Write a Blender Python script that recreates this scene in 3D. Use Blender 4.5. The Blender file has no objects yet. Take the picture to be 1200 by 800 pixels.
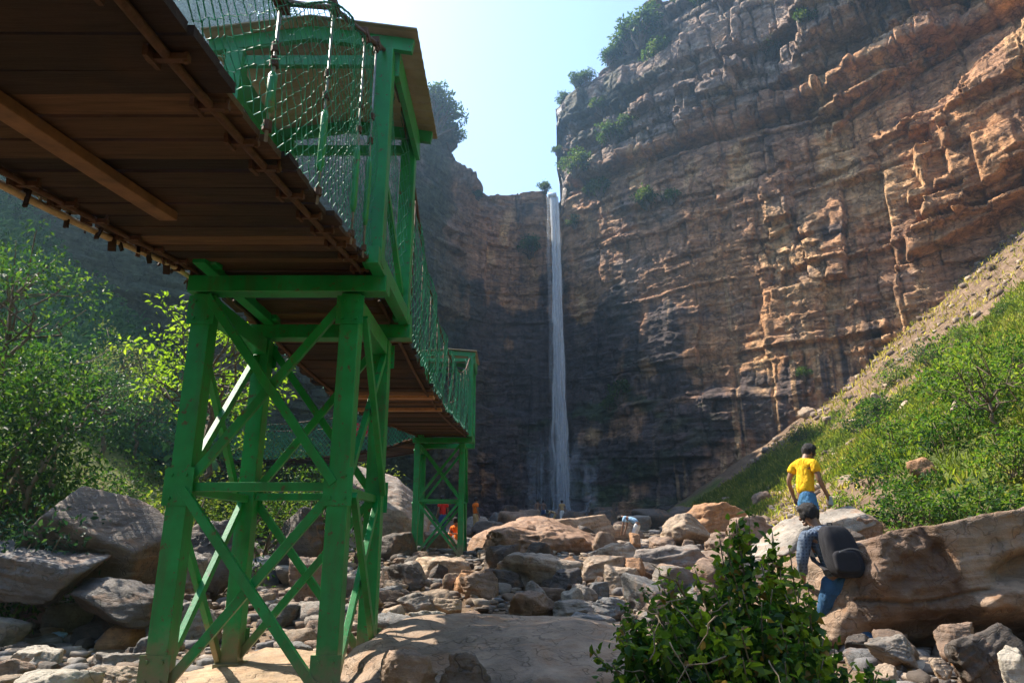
import bpy, bmesh, math, random
import numpy as np
from mathutils import Vector, Matrix

SC = bpy.context.scene
COL = SC.collection
R = math.radians
CZ = 1.2                       # height of the camera above the river bed
PITCH = R(16.0)
FPX = 800.0                    # 24 mm lens on a 36 mm sensor, for a 1200 px wide picture
CP, SP = math.cos(PITCH), math.sin(PITCH)

# ------------------------------------------------------------------ noise
def _hash(ix, iy, iz, seed):
    h = (ix.astype(np.int64) * 374761393 + iy.astype(np.int64) * 668265263
         + iz.astype(np.int64) * 2147483647 + seed * 974634721) & 0xFFFFFFFF
    h = ((h ^ (h >> 13)) * 1274126177) & 0xFFFFFFFF
    h = ((h ^ (h >> 16)) * 2246822519) & 0xFFFFFFFF
    h = h ^ (h >> 15)
    return (h & 0xFFFFFF).astype(np.float64) / 16777216.0

def vnoise(x, y, z, seed=0):
    x, y, z = np.broadcast_arrays(np.asarray(x, float), np.asarray(y, float), np.asarray(z, float))
    fx, fy, fz = np.floor(x), np.floor(y), np.floor(z)
    ix, iy, iz = fx.astype(np.int64), fy.astype(np.int64), fz.astype(np.int64)
    def q(t): return t * t * t * (t * (t * 6 - 15) + 10)
    u, v, w = q(x - fx), q(y - fy), q(z - fz)
    r = 0
    for a in (0, 1):
        for b in (0, 1):
            for c in (0, 1):
                k = (u if a else 1 - u) * (v if b else 1 - v) * (w if c else 1 - w)
                r = r + k * _hash(ix + a, iy + b, iz + c, seed)
    return r * 2 - 1

def fbm(x, y, z, seed=0, octv=4, gain=0.5):
    r = 0; a = 1.0; f = 1.0; n = 0
    for i in range(octv):
        r = r + a * vnoise(np.asarray(x) * f, np.asarray(y) * f, np.asarray(z) * f, seed + i * 17)
        n += a; a *= gain; f *= 2.03
    return r / n

def sstep(a, b, x):
    t = np.clip((np.asarray(x, float) - a) / (b - a), 0, 1)
    return t * t * (3 - 2 * t)

# ------------------------------------------------------------------ objects
def mk_mesh(name, V, F, smooth=False, attrs=None):
    V = np.asarray(V, np.float32); F = np.asarray(F, np.int32)
    me = bpy.data.meshes.new(name)
    me.vertices.add(len(V)); me.vertices.foreach_set('co', V.ravel())
    k = F.shape[1]
    me.loops.add(F.size); me.loops.foreach_set('vertex_index', F.ravel())
    me.polygons.add(len(F))
    me.polygons.foreach_set('loop_start', np.arange(0, F.size, k, dtype=np.int32))
    me.polygons.foreach_set('loop_total', np.full(len(F), k, np.int32))
    if smooth:
        me.polygons.foreach_set('use_smooth', np.ones(len(F), bool))
    for an, av in (attrs or {}).items():
        av = np.asarray(av, np.float32)
        if av.ndim == 1:
            me.attributes.new(an, 'FLOAT', 'POINT').data.foreach_set('value', av)
        else:
            c = np.ones((len(av), 4), np.float32); c[:, :3] = av[:, :3]
            me.attributes.new(an, 'FLOAT_COLOR', 'POINT').data.foreach_set('color', c.ravel())
    me.update(calc_edges=True); me.validate()
    return me

def link(name, data, mat=None, parent=None, loc=None, kind=None):
    o = bpy.data.objects.new(name, data); COL.objects.link(o)
    if mat is not None and data is not None and not data.materials:
        data.materials.append(mat)
    if parent is not None: o.parent = parent
    if loc is not None: o.location = loc
    if kind: o['kind'] = kind
    return o

def tag(o, label, cat, group=None, kind=None):
    o['label'] = label; o['category'] = cat
    if group: o['group'] = group
    if kind: o['kind'] = kind
    return o

def thing(name, label, cat, loc=(0, 0, 0), rz=0.0, group=None):
    o = link(name, None); o.location = loc; o.rotation_euler = (0, 0, rz)
    o.empty_display_size = 0.2
    return tag(o, label, cat, group)

def dup(root, loc=None, rz=None, scale=None, label=None):
    r = root.copy(); COL.objects.link(r)
    if loc is not None: r.location = loc
    if rz is not None: r.rotation_euler = (0, 0, rz)
    if scale is not None: r.scale = scale if hasattr(scale, '__len__') else (scale,) * 3
    if label: r['label'] = label
    for ch in list(root.children):
        c = ch.copy(); COL.objects.link(c); c.parent = r
        for g in list(ch.children):
            d = g.copy(); COL.objects.link(d); d.parent = c
    return r

def world_loc(o):
    p = Vector((0, 0, 0))
    while o is not None:
        p += o.location; o = o.parent
    return p

class MB:
    """collects boxes, bars and tubes and links them as one mesh"""
    def __init__(s): s.v = []; s.f = []
    def quadbox(s, c8):
        n = len(s.v); s.v += [tuple(c) for c in c8]
        for q in ((0, 3, 2, 1), (4, 5, 6, 7), (0, 1, 5, 4), (1, 2, 6, 5), (2, 3, 7, 6), (3, 0, 4, 7)):
            s.f.append(tuple(n + i for i in q))
    def box(s, lo, hi):
        (a, b, c), (d, e, f) = lo, hi
        s.quadbox([(a, b, c), (d, b, c), (d, e, c), (a, e, c), (a, b, f), (d, b, f), (d, e, f), (a, e, f)])
    def bar(s, p0, p1, w, h, side=None):
        p0, p1 = Vector(p0), Vector(p1); d = (p1 - p0).normalized()
        sd = Vector(side) if side is not None else (Vector((0, 0, 1)).cross(d) if abs(d.z) < .95 else Vector((1, 0, 0)))
        sd = (sd - d * sd.dot(d)).normalized(); up = d.cross(sd)
        a, b = sd * w / 2, up * h / 2
        s.quadbox([p0 - a - b, p0 + a - b, p0 + a + b, p0 - a + b, p1 - a - b, p1 + a - b, p1 + a + b, p1 - a + b])
    def tube(s, pts, r, n=6, cap=True):
        pts = [Vector(p) for p in pts]; m = len(pts)
        rr = list(r) if hasattr(r, '__len__') else [r] * m
        base = len(s.v); ref = None
        for i, p in enumerate(pts):
            d = (pts[min(i + 1, m - 1)] - pts[max(i - 1, 0)]).normalized()
            if ref is None: ref = d.orthogonal().normalized()
            ref = (ref - d * ref.dot(d))
            ref = ref.normalized() if ref.length > 1e-6 else d.orthogonal().normalized()
            b = d.cross(ref)
            for k in range(n):
                a = 2 * math.pi * k / n
                s.v.append(tuple(p + (ref * math.cos(a) + b * math.sin(a)) * rr[i]))
        for i in range(m - 1):
            for k in range(n):
                k2 = (k + 1) % n
                s.f.append((base + i * n + k, base + i * n + k2, base + (i + 1) * n + k2, base + (i + 1) * n + k))
        if cap:
            s.f.append(tuple(base + k for k in reversed(range(n))))
            s.f.append(tuple(base + (m - 1) * n + k for k in range(n)))
    def build(s, name, mat, parent=None, smooth=False, local=False, bevel=0):
        off = Vector((0, 0, 0)) if (local or parent is None) else world_loc(parent)
        me = bpy.data.meshes.new(name)
        me.from_pydata([(x - off.x, y - off.y, z - off.z) for x, y, z in s.v], [], s.f)
        if smooth: me.polygons.foreach_set('use_smooth', [True] * len(me.polygons))
        me.update()
        o = link(name, me, mat, parent)
        if bevel:
            m = o.modifiers.new('bevel', 'BEVEL'); m.width = bevel; m.segments = 2; m.limit_method = 'ANGLE'
        return o

# ------------------------------------------------------------------ node helpers
def new_mat(name):
    m = bpy.data.materials.new(name); m.use_nodes = True
    nt = m.node_tree; nt.nodes.clear()
    return m, nt

def nd(nt, typ, **kw):
    n = nt.nodes.new(typ)
    ins = kw.pop('ins', {})
    for k, v in kw.items(): setattr(n, k, v)
    for k, v in ins.items():
        s = n.inputs[k]
        if isinstance(v, bpy.types.NodeSocket): nt.links.new(v, s)
        else: s.default_value = v
    return n

def noise_n(nt, vec, scale, detail=6, rough=.6, dist=0.0):
    return nd(nt, 'ShaderNodeTexNoise', ins={'Vector': vec, 'Scale': scale, 'Detail': detail, 'Roughness': rough, 'Distortion': dist})

def ramp(nt, fac, stops):
    n = nd(nt, 'ShaderNodeValToRGB', ins={'Fac': fac}); e = n.color_ramp.elements
    while len(e) < len(stops): e.new(0.5)
    for i, (p, c) in enumerate(stops):
        e[i].position = p
        e[i].color = (c, c, c, 1) if not hasattr(c, '__len__') else (c[0], c[1], c[2], 1)
    return n.outputs['Color']

def mixc(nt, fac, a, b, mode='MIX'):
    n = nd(nt, 'ShaderNodeMix', data_type='RGBA', blend_type=mode)
    for k, v in ((0, fac), (6, a), (7, b)):
        s = n.inputs[k]
        if isinstance(v, bpy.types.NodeSocket): nt.links.new(v, s)
        elif k == 0: s.default_value = v
        else: s.default_value = (v[0], v[1], v[2], 1)
    return n.outputs[2]

def mathn(nt, op, a, b=None, clamp=False):
    n = nd(nt, 'ShaderNodeMath', operation=op, use_clamp=clamp)
    for i, v in enumerate((a, b)):
        if v is None: continue
        if isinstance(v, bpy.types.NodeSocket): nt.links.new(v, n.inputs[i])
        else: n.inputs[i].default_value = v
    return n.outputs[0]

def finish(nt, col, rough=.7, height=None, bump=.3, bdist=.02, metallic=0.0, spec=.5, extra=None):
    p = nd(nt, 'ShaderNodeBsdfPrincipled')
    for k, v in (('Base Color', col), ('Roughness', rough), ('Metallic', metallic), ('Specular IOR Level', spec)):
        if isinstance(v, bpy.types.NodeSocket): nt.links.new(v, p.inputs[k])
        elif k == 'Base Color': p.inputs[k].default_value = (v[0], v[1], v[2], 1)
        else: p.inputs[k].default_value = v
    if height is not None:
        b = nd(nt, 'ShaderNodeBump', ins={'Height': height, 'Strength': bump, 'Distance': bdist})
        nt.links.new(b.outputs['Normal'], p.inputs['Normal'])
    out = nd(nt, 'ShaderNodeOutputMaterial')
    nt.links.new(p.outputs[0], out.inputs['Surface'])
    return p

def objco(nt): return nd(nt, 'ShaderNodeTexCoord').outputs['Object']
def geopos(nt): return nd(nt, 'ShaderNodeNewGeometry').outputs['Position']

def plain(name, col, rough=.6, vary=.35, scale=8, bump=.15, metallic=0.0, bdist=.01):
    m, nt = new_mat(name); co = objco(nt)
    n = noise_n(nt, co, scale, 7, .65)
    d = tuple(c * (1 - vary) for c in col); l = tuple(min(1, c * (1 + vary * .6)) for c in col)
    c = ramp(nt, n.outputs['Fac'], [(.3, d), (.7, l)])
    finish(nt, c, rough, noise_n(nt, co, scale * 5, 5).outputs['Fac'], bump, bdist, metallic)
    return m

# ------------------------------------------------------------------ camera geometry
def ray(px, py):
    a, b = (px - 600) / FPX, (400 - py) / FPX
    return np.array([a, CP - SP * b, SP + CP * b])

def at(px, py, Y):
    d = ray(px, py); t = Y / d[1]
    return Vector((d[0] * t, Y, d[2] * t + CZ))

def proj(p):
    x, y, z = p[0], p[1], p[2] - CZ
    d = y * CP + z * SP; u = -y * SP + z * CP
    return (600 + FPX * x / d, 400 - FPX * u / d, d)

# ------------------------------------------------------------------ terrain shape
def toe_right(y): return np.interp(y, [-30, 4, 8, 10.5, 14, 25, 46, 60, 90], [6, 5.4, 5.4, 3.9, 4.6, 8.2, 14, 14.5, 14.5])
def toe_left(y): return np.interp(y, [-30, 0, 8, 20, 40, 60, 80], [-5, -5.2, -6.2, -7, -9, -10.5, -12])

def ground(x, y, detail=True):
    x = np.asarray(x, float); y = np.asarray(y, float)
    z = np.interp(y, [-80, -5, 2, 5.5, 8, 12, 18, 40, 60, 80, 200], [-1, -.1, .0, .14, .05, .33, .76, 1.7, 2.6, 3.3, 4])
    dr = np.maximum(0, x - toe_right(y)); dr = np.minimum(dr, 60)
    dl = np.maximum(0, toe_left(y) - x); dl = np.minimum(dl, 60)
    z = z + .55 * dr + .0095 * dr ** 2 + .42 * dl + .0135 * dl ** 2
    if detail:
        sl = np.clip((dr + dl) / 5, 0, 1)
        z = z + (.10 + .55 * sl) * fbm(x / 4.0, y / 4.0, 0, 5, 4) + 1.1 * np.clip((dr - 3) / 8, 0, 1) * fbm(x / 11.0, y / 11.0, 0, 6, 3) + (.035 + .06 * sl) * fbm(x / .7, y / .7, 3, 9, 3)
    return z

def hit(px, py, y0=2.0, y1=90.0):
    Y = np.geomspace(y0, y1, 700); d = ray(px, py)
    X = Y * d[0] / d[1]; Z = Y * d[2] / d[1] + CZ
    k = np.where(Z <= ground(X, Y, False))[0]
    i = k[0] if len(k) else len(Y) - 1
    return Vector((X[i], Y[i], float(ground(X[i], Y[i], False))))
# ------------------------------------------------------------------ materials
def rock_material(name, use_obj_colour=True):
    m, nt = new_mat(name); co = objco(nt)
    if use_obj_colour:
        base = nd(nt, 'ShaderNodeObjectInfo').outputs['Color']
    else:
        base = None
    n1 = noise_n(nt, co, 1.6, 8, .65, .4).outputs['Fac']
    n2 = noise_n(nt, co, 9, 8, .7).outputs['Fac']
    mp = nd(nt, 'ShaderNodeMapping', ins={'Vector': co, 'Scale': (1.2, 1.2, 11), 'Rotation': (.12, .18, 0)})
    bed = noise_n(nt, mp.outputs[0], 1.6, 5, .6, .3).outputs['Fac']
    v1 = ramp(nt, n1, [(.28, .48), (.5, .95), (.72, 1.35)])
    v2 = ramp(nt, n2, [(.3, .62), (.62, 1.18)])
    v3 = ramp(nt, bed, [(.35, .72), (.6, 1.1)])
    c = mixc(nt, 1, base, v1, 'MULTIPLY'); c = mixc(nt, .85, c, v2, 'MULTIPLY'); c = mixc(nt, .7, c, v3, 'MULTIPLY')
    rust = ramp(nt, noise_n(nt, co, 2.7, 6, .6, .8).outputs['Fac'], [(.52, 0), (.68, .55)])
    c = mixc(nt, rust, c, (.26, .12, .045))
    vor = nd(nt, 'ShaderNodeTexVoronoi', feature='DISTANCE_TO_EDGE', ins={'Vector': noise_n(nt, co, 1.1, 4).outputs['Color'], 'Scale': 5})
    crack = ramp(nt, vor.outputs['Distance'], [(0, .25), (.025, 1)])
    pat = nd(nt, 'ShaderNodeAttribute', attribute_name='patina').outputs['Fac']
    c = mixc(nt, .55, c, crack, 'MULTIPLY')
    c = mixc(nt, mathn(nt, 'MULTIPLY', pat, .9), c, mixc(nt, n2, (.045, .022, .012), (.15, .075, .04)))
    lich = ramp(nt, noise_n(nt, co, 22, 5, .7).outputs['Fac'], [(.66, 0), (.74, .5)])
    c = mixc(nt, lich, c, (.34, .33, .29))
    h = mathn(nt, 'ADD', mathn(nt, 'MULTIPLY', bed, .7), mathn(nt, 'ADD', mathn(nt, 'MULTIPLY', n2, .8), mathn(nt, 'MULTIPLY', crack, .35)))
    h = mathn(nt, 'ADD', h, mathn(nt, 'MULTIPLY', noise_n(nt, co, 45, 6, .7).outputs['Fac'], .35))
    finish(nt, c, ramp(nt, n2, [(.3, .55), (.7, .85)]), h, .75, .045, 0, .4)
    return m

ROCK = rock_material('river_rock')

def terrain_material():
    m, nt = new_mat('ground_earth'); co = geopos(nt)
    veg = nd(nt, 'ShaderNodeAttribute', attribute_name='veg').outputs['Fac']
    rub = nd(nt, 'ShaderNodeAttribute', attribute_name='rubble').outputs['Fac']
    n = noise_n(nt, co, 1.3, 8, .65).outputs['Fac']
    sand = ramp(nt, n, [(.3, (.09, .06, .04)), (.5, (.20, .135, .085)), (.7, (.30, .215, .14))])
    dirt = ramp(nt, noise_n(nt, co, .9, 9, .7).outputs['Fac'], [(.3, (.09, .06, .04)), (.5, (.19, .125, .08)), (.72, (.31, .215, .14))])
    grs = ramp(nt, noise_n(nt, co, .55, 9, .7).outputs['Fac'], [(.28, (.06, .085, .02)), (.5, (.12, .15, .03)), (.68, (.24, .21, .07))])
    c = mixc(nt, rub, sand, dirt)
    edge = mathn(nt, 'ADD', veg, mathn(nt, 'MULTIPLY', mathn(nt, 'SUBTRACT', noise_n(nt, co, 1.7, 7, .7).outputs['Fac'], .5), 1.6), True)
    c = mixc(nt, ramp(nt, edge, [(.35, 0), (.6, 1)]), c, grs)
    vor = nd(nt, 'ShaderNodeTexVoronoi', ins={'Vector': co, 'Scale': 5.5, 'Randomness': 1})
    peb = ramp(nt, vor.outputs['Distance'], [(.05, 1.2), (.6, .5)])
    c = mixc(nt, .55, c, peb, 'MULTIPLY')
    h = mathn(nt, 'ADD', mathn(nt, 'MULTIPLY', vor.outputs['Distance'], -1.0), noise_n(nt, co, 9, 8, .7).outputs['Fac'])
    finish(nt, c, .9, h, .8, .07, 0, .2)
    return m

def cliff_material():
    m, nt = new_mat('cliff_sandstone'); co = geopos(nt)
    col = nd(nt, 'ShaderNodeAttribute', attribute_name='rock_colour').outputs['Color']
    wet = nd(nt, 'ShaderNodeAttribute', attribute_name='wet').outputs['Fac']
    n1 = noise_n(nt, co, .55, 9, .68, .3).outputs['Fac']
    mpv = nd(nt, 'ShaderNodeMapping', ins={'Vector': co, 'Scale': (1.5, 1.5, .16)})
    sv = noise_n(nt, mpv.outputs[0], 1.0, 7, .65, .2).outputs['Fac']
    mph = nd(nt, 'ShaderNodeMapping', ins={'Vector': co, 'Scale': (.25, .25, 2.6)})
    sh = noise_n(nt, mph.outputs[0], 1.0, 7, .6, .5).outputs['Fac']
    c = mixc(nt, .9, col, ramp(nt, n1, [(.3, .5), (.5, 1), (.7, 1.45)]), 'MULTIPLY')
    c = mixc(nt, .75, c, ramp(nt, sv, [(.32, .55), (.6, 1.2)]), 'MULTIPLY')
    c = mixc(nt, .5, c, ramp(nt, sh, [(.36, .55), (.58, 1.15)]), 'MULTIPLY')
    fine = noise_n(nt, co, 3.2, 8, .72).outputs['Fac']
    c = mixc(nt, .6, c, ramp(nt, fine, [(.32, .55), (.66, 1.3)]), 'MULTIPLY')
    h = mathn(nt, 'ADD', mathn(nt, 'MULTIPLY', sh, .9), mathn(nt, 'ADD', mathn(nt, 'MULTIPLY', fine, .6), mathn(nt, 'MULTIPLY', n1, 1.0)))
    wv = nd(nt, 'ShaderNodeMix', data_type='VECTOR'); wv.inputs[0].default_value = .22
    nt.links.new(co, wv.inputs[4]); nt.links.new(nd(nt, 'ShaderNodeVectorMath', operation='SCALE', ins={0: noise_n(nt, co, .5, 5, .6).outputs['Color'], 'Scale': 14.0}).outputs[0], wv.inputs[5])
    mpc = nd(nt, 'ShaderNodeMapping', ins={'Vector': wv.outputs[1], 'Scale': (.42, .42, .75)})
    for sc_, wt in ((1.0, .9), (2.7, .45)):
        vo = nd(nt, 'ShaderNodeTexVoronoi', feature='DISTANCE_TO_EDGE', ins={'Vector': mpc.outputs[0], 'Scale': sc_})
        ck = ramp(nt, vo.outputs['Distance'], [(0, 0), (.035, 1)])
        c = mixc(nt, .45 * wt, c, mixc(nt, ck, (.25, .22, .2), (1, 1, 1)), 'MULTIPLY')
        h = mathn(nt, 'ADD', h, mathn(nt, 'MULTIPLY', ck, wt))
    rg = mixc(nt, wet, (.85, .85, .85), (.16, .16, .16))
    finish(nt, c, rg, h, .9, .35, 0, .4)
    return m

# ------------------------------------------------------------------ ground sheet
def build_ground():
    def axis(lo, hi, c0, c1, fine, grow):
        a = list(np.arange(c0, c1, fine)); st = fine; v = c1
        while v < hi: a.append(v); st *= grow; v += st
        a.append(hi); st = fine; v = c0 - fine; b = []
        while v > lo: b.append(v); st *= grow; v -= st
        b.append(lo)
        return np.array(sorted(b) + a)
    xs = axis(-260, 260, -14, 16, .11, 1.035)
    ys = axis(-260, 260, 2.0, 26, .11, 1.03)
    X, Y = np.meshgrid(xs, ys)
    Z = ground(X.ravel(), Y.ravel()).reshape(X.shape)
    ny, nx = X.shape
    V = np.stack([X.ravel(), Y.ravel(), Z.ravel()], 1)
    i = np.arange(ny * nx).reshape(ny, nx)
    F = np.stack([i[:-1, :-1].ravel(), i[:-1, 1:].ravel(), i[1:, 1:].ravel(), i[1:, :-1].ravel()], 1)
    veg, rub = veg_mask(V[:, 0], V[:, 1])
    me = mk_mesh('ground', V, F, True, {'veg': veg, 'rubble': rub})
    link('ground', me, terrain_material(), kind='structure')

def cliff_y(x):
    return np.interp(x, [p[0] for p in PLAN], [p[1] for p in PLAN])

PLAN = [(-95, -40), (-80, 5), (-62, 32), (-42, 46), (-26, 53), (-13.5, 70), (-9, 80), (-4, 85), (1, 86.5), (5.6, 86.0), (9, 83.5),
        (15, 78), (30, 68.5), (46, 55), (62, 34), (78, 5), (90, -40)]

def veg_mask(x, y):
    dr = x - toe_right(y); dl = toe_left(y) - x
    n = fbm(x / 3.0, y / 3.0, 1, 31, 4)
    n2 = fbm(x / 9.0, y / 9.0, 4, 33, 3)
    dc = cliff_y(np.clip(x, -90, 88)) - y          # distance in front of the cliff
    right = sstep(.6, 2.5, dr + 2.0 * n) * sstep(3, 9, dc + 5 * n2 + 4 * n)
    patch = sstep(-.55, .0, n + .35 * n2 + .16)
    # bare rubble track by the man in yellow
    bare = np.exp(-((x - (1.5 + .36 * y)) / (1.2 + .03 * y)) ** 2) * sstep(8, 11, y) * (1 - sstep(34, 46, y))
    high = x - (22.3 + .36 * np.maximum(0, 66 - y))
    right = right * patch * (1 - .8 * bare) * (1 - sstep(-2.5, 3.5, high + 7 * n + 5 * n2))
    left = sstep(.3, 2.0, dl + 1.2 * n) * sstep(2, 6, dc + 3 * n)
    rub = sstep(.2, 1.5, np.maximum(dr, dl))
    return np.clip(np.maximum(right, left), 0, 1), rub

# ------------------------------------------------------------------ the cliff
TOPX = [(-95, 62), (-62, 58), (-42, 56), (-26, 51), (-20, 51.5), (-13.2, 54), (-11.5, 56.2), (-9.6, 54.8), (-8.0, 51.5), (-6.8, 49.4), (-5.4, 47.6), (-3.5, 46.8), (-.6, 47.4),
        (2, 47.9), (4.4, 47.6), (4.9, 46.4), (6.1, 46.4), (6.3, 50), (6.5, 60.5), (7.4, 64), (9.5, 65), (12.2, 66.5), (14, 68), (16.5, 70.5), (19, 72), (22, 74), (30, 79), (46, 80), (90, 80)]

def build_cliff():
    P = np.array(PLAN, float)
    # smooth the plan by two rounds of corner cutting
    for _ in range(3):
        q = np.empty((2 * len(P) - 2, 2)); q[0::2] = .75 * P[:-1] + .25 * P[1:]; q[1::2] = .25 * P[:-1] + .75 * P[1:]
        P = np.vstack([P[:1], q, P[-1:]])
    seg = np.hypot(*(P[1:] - P[:-1]).T); S = np.r_[0, np.cumsum(seg)]
    sx = lambda x: np.interp(x, P[:, 0], S)
    a, b, mid, c = sx(-46), sx(-13), sx(10), sx(62)
    s = np.r_[np.arange(0, a, 1.2), np.arange(a, b, .25), np.arange(b, c, .125), np.arange(c, S[-1], 1.2)]
    px = np.interp(s, S, P[:, 0]); py = np.interp(s, S, P[:, 1])
    tx = np.gradient(px, s); ty = np.gradient(py, s); L = np.hypot(tx, ty)
    nx_, ny_ = ty / L, -tx / L                       # points into the gorge
    k = np.exp(-np.linspace(-2, 2, 41) ** 2); k /= k.sum()
    pad = lambda v: np.r_[np.full(20, v[0]), v, np.full(20, v[-1])]
    nx_ = np.convolve(pad(nx_), k, 'valid'); ny_ = np.convolve(pad(ny_), k, 'valid')
    top = np.interp(px, [t[0] for t in TOPX], [t[1] for t in TOPX])
    nose = sstep(6.2, 6.5, px)
    rough = .35 + 1.0 * sstep(6.5, 10, px) + .5 * sstep(-8, -12, px)
    top = top + rough * fbm(s / 2.2, 0, 0, 71, 4) * 1.3
    NV = 600
    t = np.linspace(0, 1, NV); z0 = -3.0
    Z = z0 + (top[None, :] - z0) * t[:, None]
    Sg = np.broadcast_to(s, Z.shape); X0 = np.broadcast_to(px, Z.shape)
    Sc = sx(6.0)
    su = Sg - Sc                                     # arc distance from the fall, + to the right
    up = sstep(46, 50, Z)                            # upper broken tier
    rightw = sstep(2, 40, su)
    # ---- strata
    zw = Z + 1.3 * fbm(Sg / 26, 0, 0, 3, 3) + .22 * fbm(Sg / 6.5, Z / 9, 0, 4, 2) - .02 * np.clip(su, 0, 60)
    rng = np.random.RandomState(5)
    th = np.where(rng.rand(70) < .55, rng.uniform(.35, 1.0, 70), rng.uniform(1.2, 3.4, 70)); bd = -4 + np.cumsum(th)
    li = np.clip(np.searchsorted(bd, zw), 0, len(bd) - 1)
    lo = np.r_[-4, bd][li]; fr = np.clip((zw - lo) / th[li], 0, 1)
    loff = np.random.RandomState(8).uniform(-.62, .62, len(bd) + 1)
    zmid = (np.r_[-4, bd[:-1]] + bd) / 2
    loff[:-1] += .35 * np.sin(zmid * .35)
    pl = loff[li]
    nxt = loff[np.clip(li + 1, 0, len(bd))]
    pl = pl + (nxt - pl) * sstep(.93, 1.0, fr) ** 2
    amp = .55 + .8 * up + .25 * rightw
    midw = sstep(15.5, 18, Z) * (1 - sstep(45, 48, Z))
    amp = amp * (.55 + .9 * (.5 + .5 * fbm(Sg / 12, Z / 10, 0, 41, 3))) * (1 - .62 * midw * sstep(-.35, .25, fbm(Sg / 10, Z / 6, 3, 42, 3)))
    d = pl * amp
    d = d + .05 * np.sin(math.pi * fr) * amp
    # ---- jointed blocks inside each bed
    for (w0, w1, am, sd) in ((2.6, 8.5, .95, 11), (1.3, 4.2, .42, 12)):
        wd = np.random.RandomState(sd).uniform(w0, w1, len(bd)); sh = np.random.RandomState(sd + 50).uniform(0, 9, len(bd))
        sj = Sg + .35 * fbm(Sg / 2.2, Z / 1.6, 0, sd, 3) + .5 * fbm(Z / 5, Sg / 9, 0, sd + 3, 2)
        ci = np.floor((sj + sh[li]) / wd[li]); cf = (sj + sh[li]) / wd[li] - ci
        h = _hash(ci.astype(np.int64), li.astype(np.int64), np.zeros(li.shape, np.int64), sd) - .5
        gate = sstep(-.25, .35, fbm(Sg / 9, Z / 7, 2, sd + 9, 3) + .45 * up - .05)
        hb = h * 1.0 if sd == 11 else hb
        h = np.where(np.abs(h) < .16, h * .3, h)
        d = d + h * am * 1.6 * gate * (.45 + .8 * up + .35 * rightw)
        h2 = _hash(ci.astype(np.int64), li.astype(np.int64), np.ones(li.shape, np.int64), sd + 1) - .5
        h3 = _hash(ci.astype(np.int64), li.astype(np.int64), np.ones(li.shape, np.int64) * 2, sd + 2) - .5
        d = d + gate * ((cf - .5) * wd[li] * h2 * .30 + (fr - .5) * th[li] * h3 * .34)
        e = np.minimum(cf, 1 - cf) * wd[li]
        d = d - .55 * np.exp(-(e / .10) ** 2) * gate * (.5 + .7 * up)
    # ---- tall joint panels that cut through many beds: flat faces at slightly different angles
    th3 = np.random.RandomState(61).uniform(3.5, 11, 16); bd3 = -4 + np.cumsum(th3)
    zz3 = Z + .8 * fbm(Sg / 8, 0, 0, 62, 3) + .06 * su
    l3 = np.clip(np.searchsorted(bd3, zz3), 0, 15); f3 = (zz3 - np.r_[-4, bd3][l3]) / th3[l3]
    w3 = np.random.RandomState(63).uniform(3, 10, 16)[l3]; s3 = Sg + 1.0 * fbm(Z / 7, Sg / 9, 0, 64, 3) + l3 * 3.7
    c3 = np.floor(s3 / w3); g3 = s3 / w3 - c3
    hh = [_hash(c3.astype(np.int64), l3.astype(np.int64), np.full(l3.shape, k, np.int64), 65) - .5 for k in range(3)]
    d = d + (1.05 * hh[0] + (g3 - .5) * w3 * .22 * hh[1] + (f3 - .5) * th3[l3] * .14 * hh[2]) * (.6 + .5 * rightw)
    e3 = np.minimum(g3, 1 - g3) * w3
    d = d - .30 * np.exp(-(e3 / .14) ** 2) * (hh[2] > .1)
    # ---- ledges and large relief
    d = d + 2.2 * fbm(Sg / 17, Z / 22, 0, 21, 3) * (.6 + .4 * rightw)
    d = d + .24 * fbm(Sg / 4.5, Z / 2.4, 0, 22, 5)
    d = d + .24 * fbm(Sg / 1.1, Z / .45, 0, 23, 4)
    d = d + .9 * np.abs(fbm(Sg / 4.5, Z / 13, 0, 24, 4)) * rightw
    ov = Z + .8 * fbm(Sg / 11, 0, 0, 25, 3)
    d = d + 1.5 * sstep(47.6, 48.2, ov) * sstep(-1, 3, su) * (1 - .5 * sstep(30, 60, su))     # overhanging brow over the smooth wall
    d = d - .30 * np.clip(ov - 48.5, 0, 40) * sstep(-8, 4, su) * .55                     # the top tier leans back
    d = d - .8 * sstep(40.0, 40.5, ov) * sstep(40.9, 41.8, ov) * -1 * 0
    d = d + 1.0 * (1 - sstep(40.2, 40.7, ov)) * sstep(5, 12, su) * 0.5
    foot = 16.2 + 1.3 * fbm(Sg / 7, 0, 0, 26, 3)
    step = (1 - sstep(-.5, .6, Z - foot)) * sstep(-24, -8, su) * (1 - sstep(20, 34, su))
    d = d + step * (1.3 + .10 * np.clip(foot - Z, 0, 20))
    # stepped wet ledges at the foot of the fall
    fs = np.exp(-(su / 9) ** 2) * (1 - sstep(10, 13, Z))
    d = d + fs * (.20 * np.floor((13 - Z) / 1.7 + .6 * fbm(Sg / 3, 0, 0, 27, 2)))
    # buttresses that stand out of the right wall and catch the sun
    for (bx, bz, ws, wz, ad) in ((46, 37, 9, 6, 3.4), (40, 49, 7, 3.5, 2.4), (52, 45, 6, 5, 2.6), (29.5, 36.5, 1.6, 4.2, 1.3), (36, 56, 7, 3.2, 2.4), (24, 53, 4, 3, 1.5), (55, 27, 10, 4, 2.8), (47, 58, 6, 3, 2)):
        ss = (Sg - sx(bx)) / ws; zz = (Z - bz - .35 * (Sg - sx(bx))) / wz
        q = 1 - np.maximum(np.abs(ss), np.abs(zz)) + .55 * hb + .04 * fbm(Sg / 3, Z / 3, 5, int(bx), 4)
        d = d + ad * (.55 * sstep(.0, .07, q) + .45 * sstep(.28, .36, q))
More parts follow.
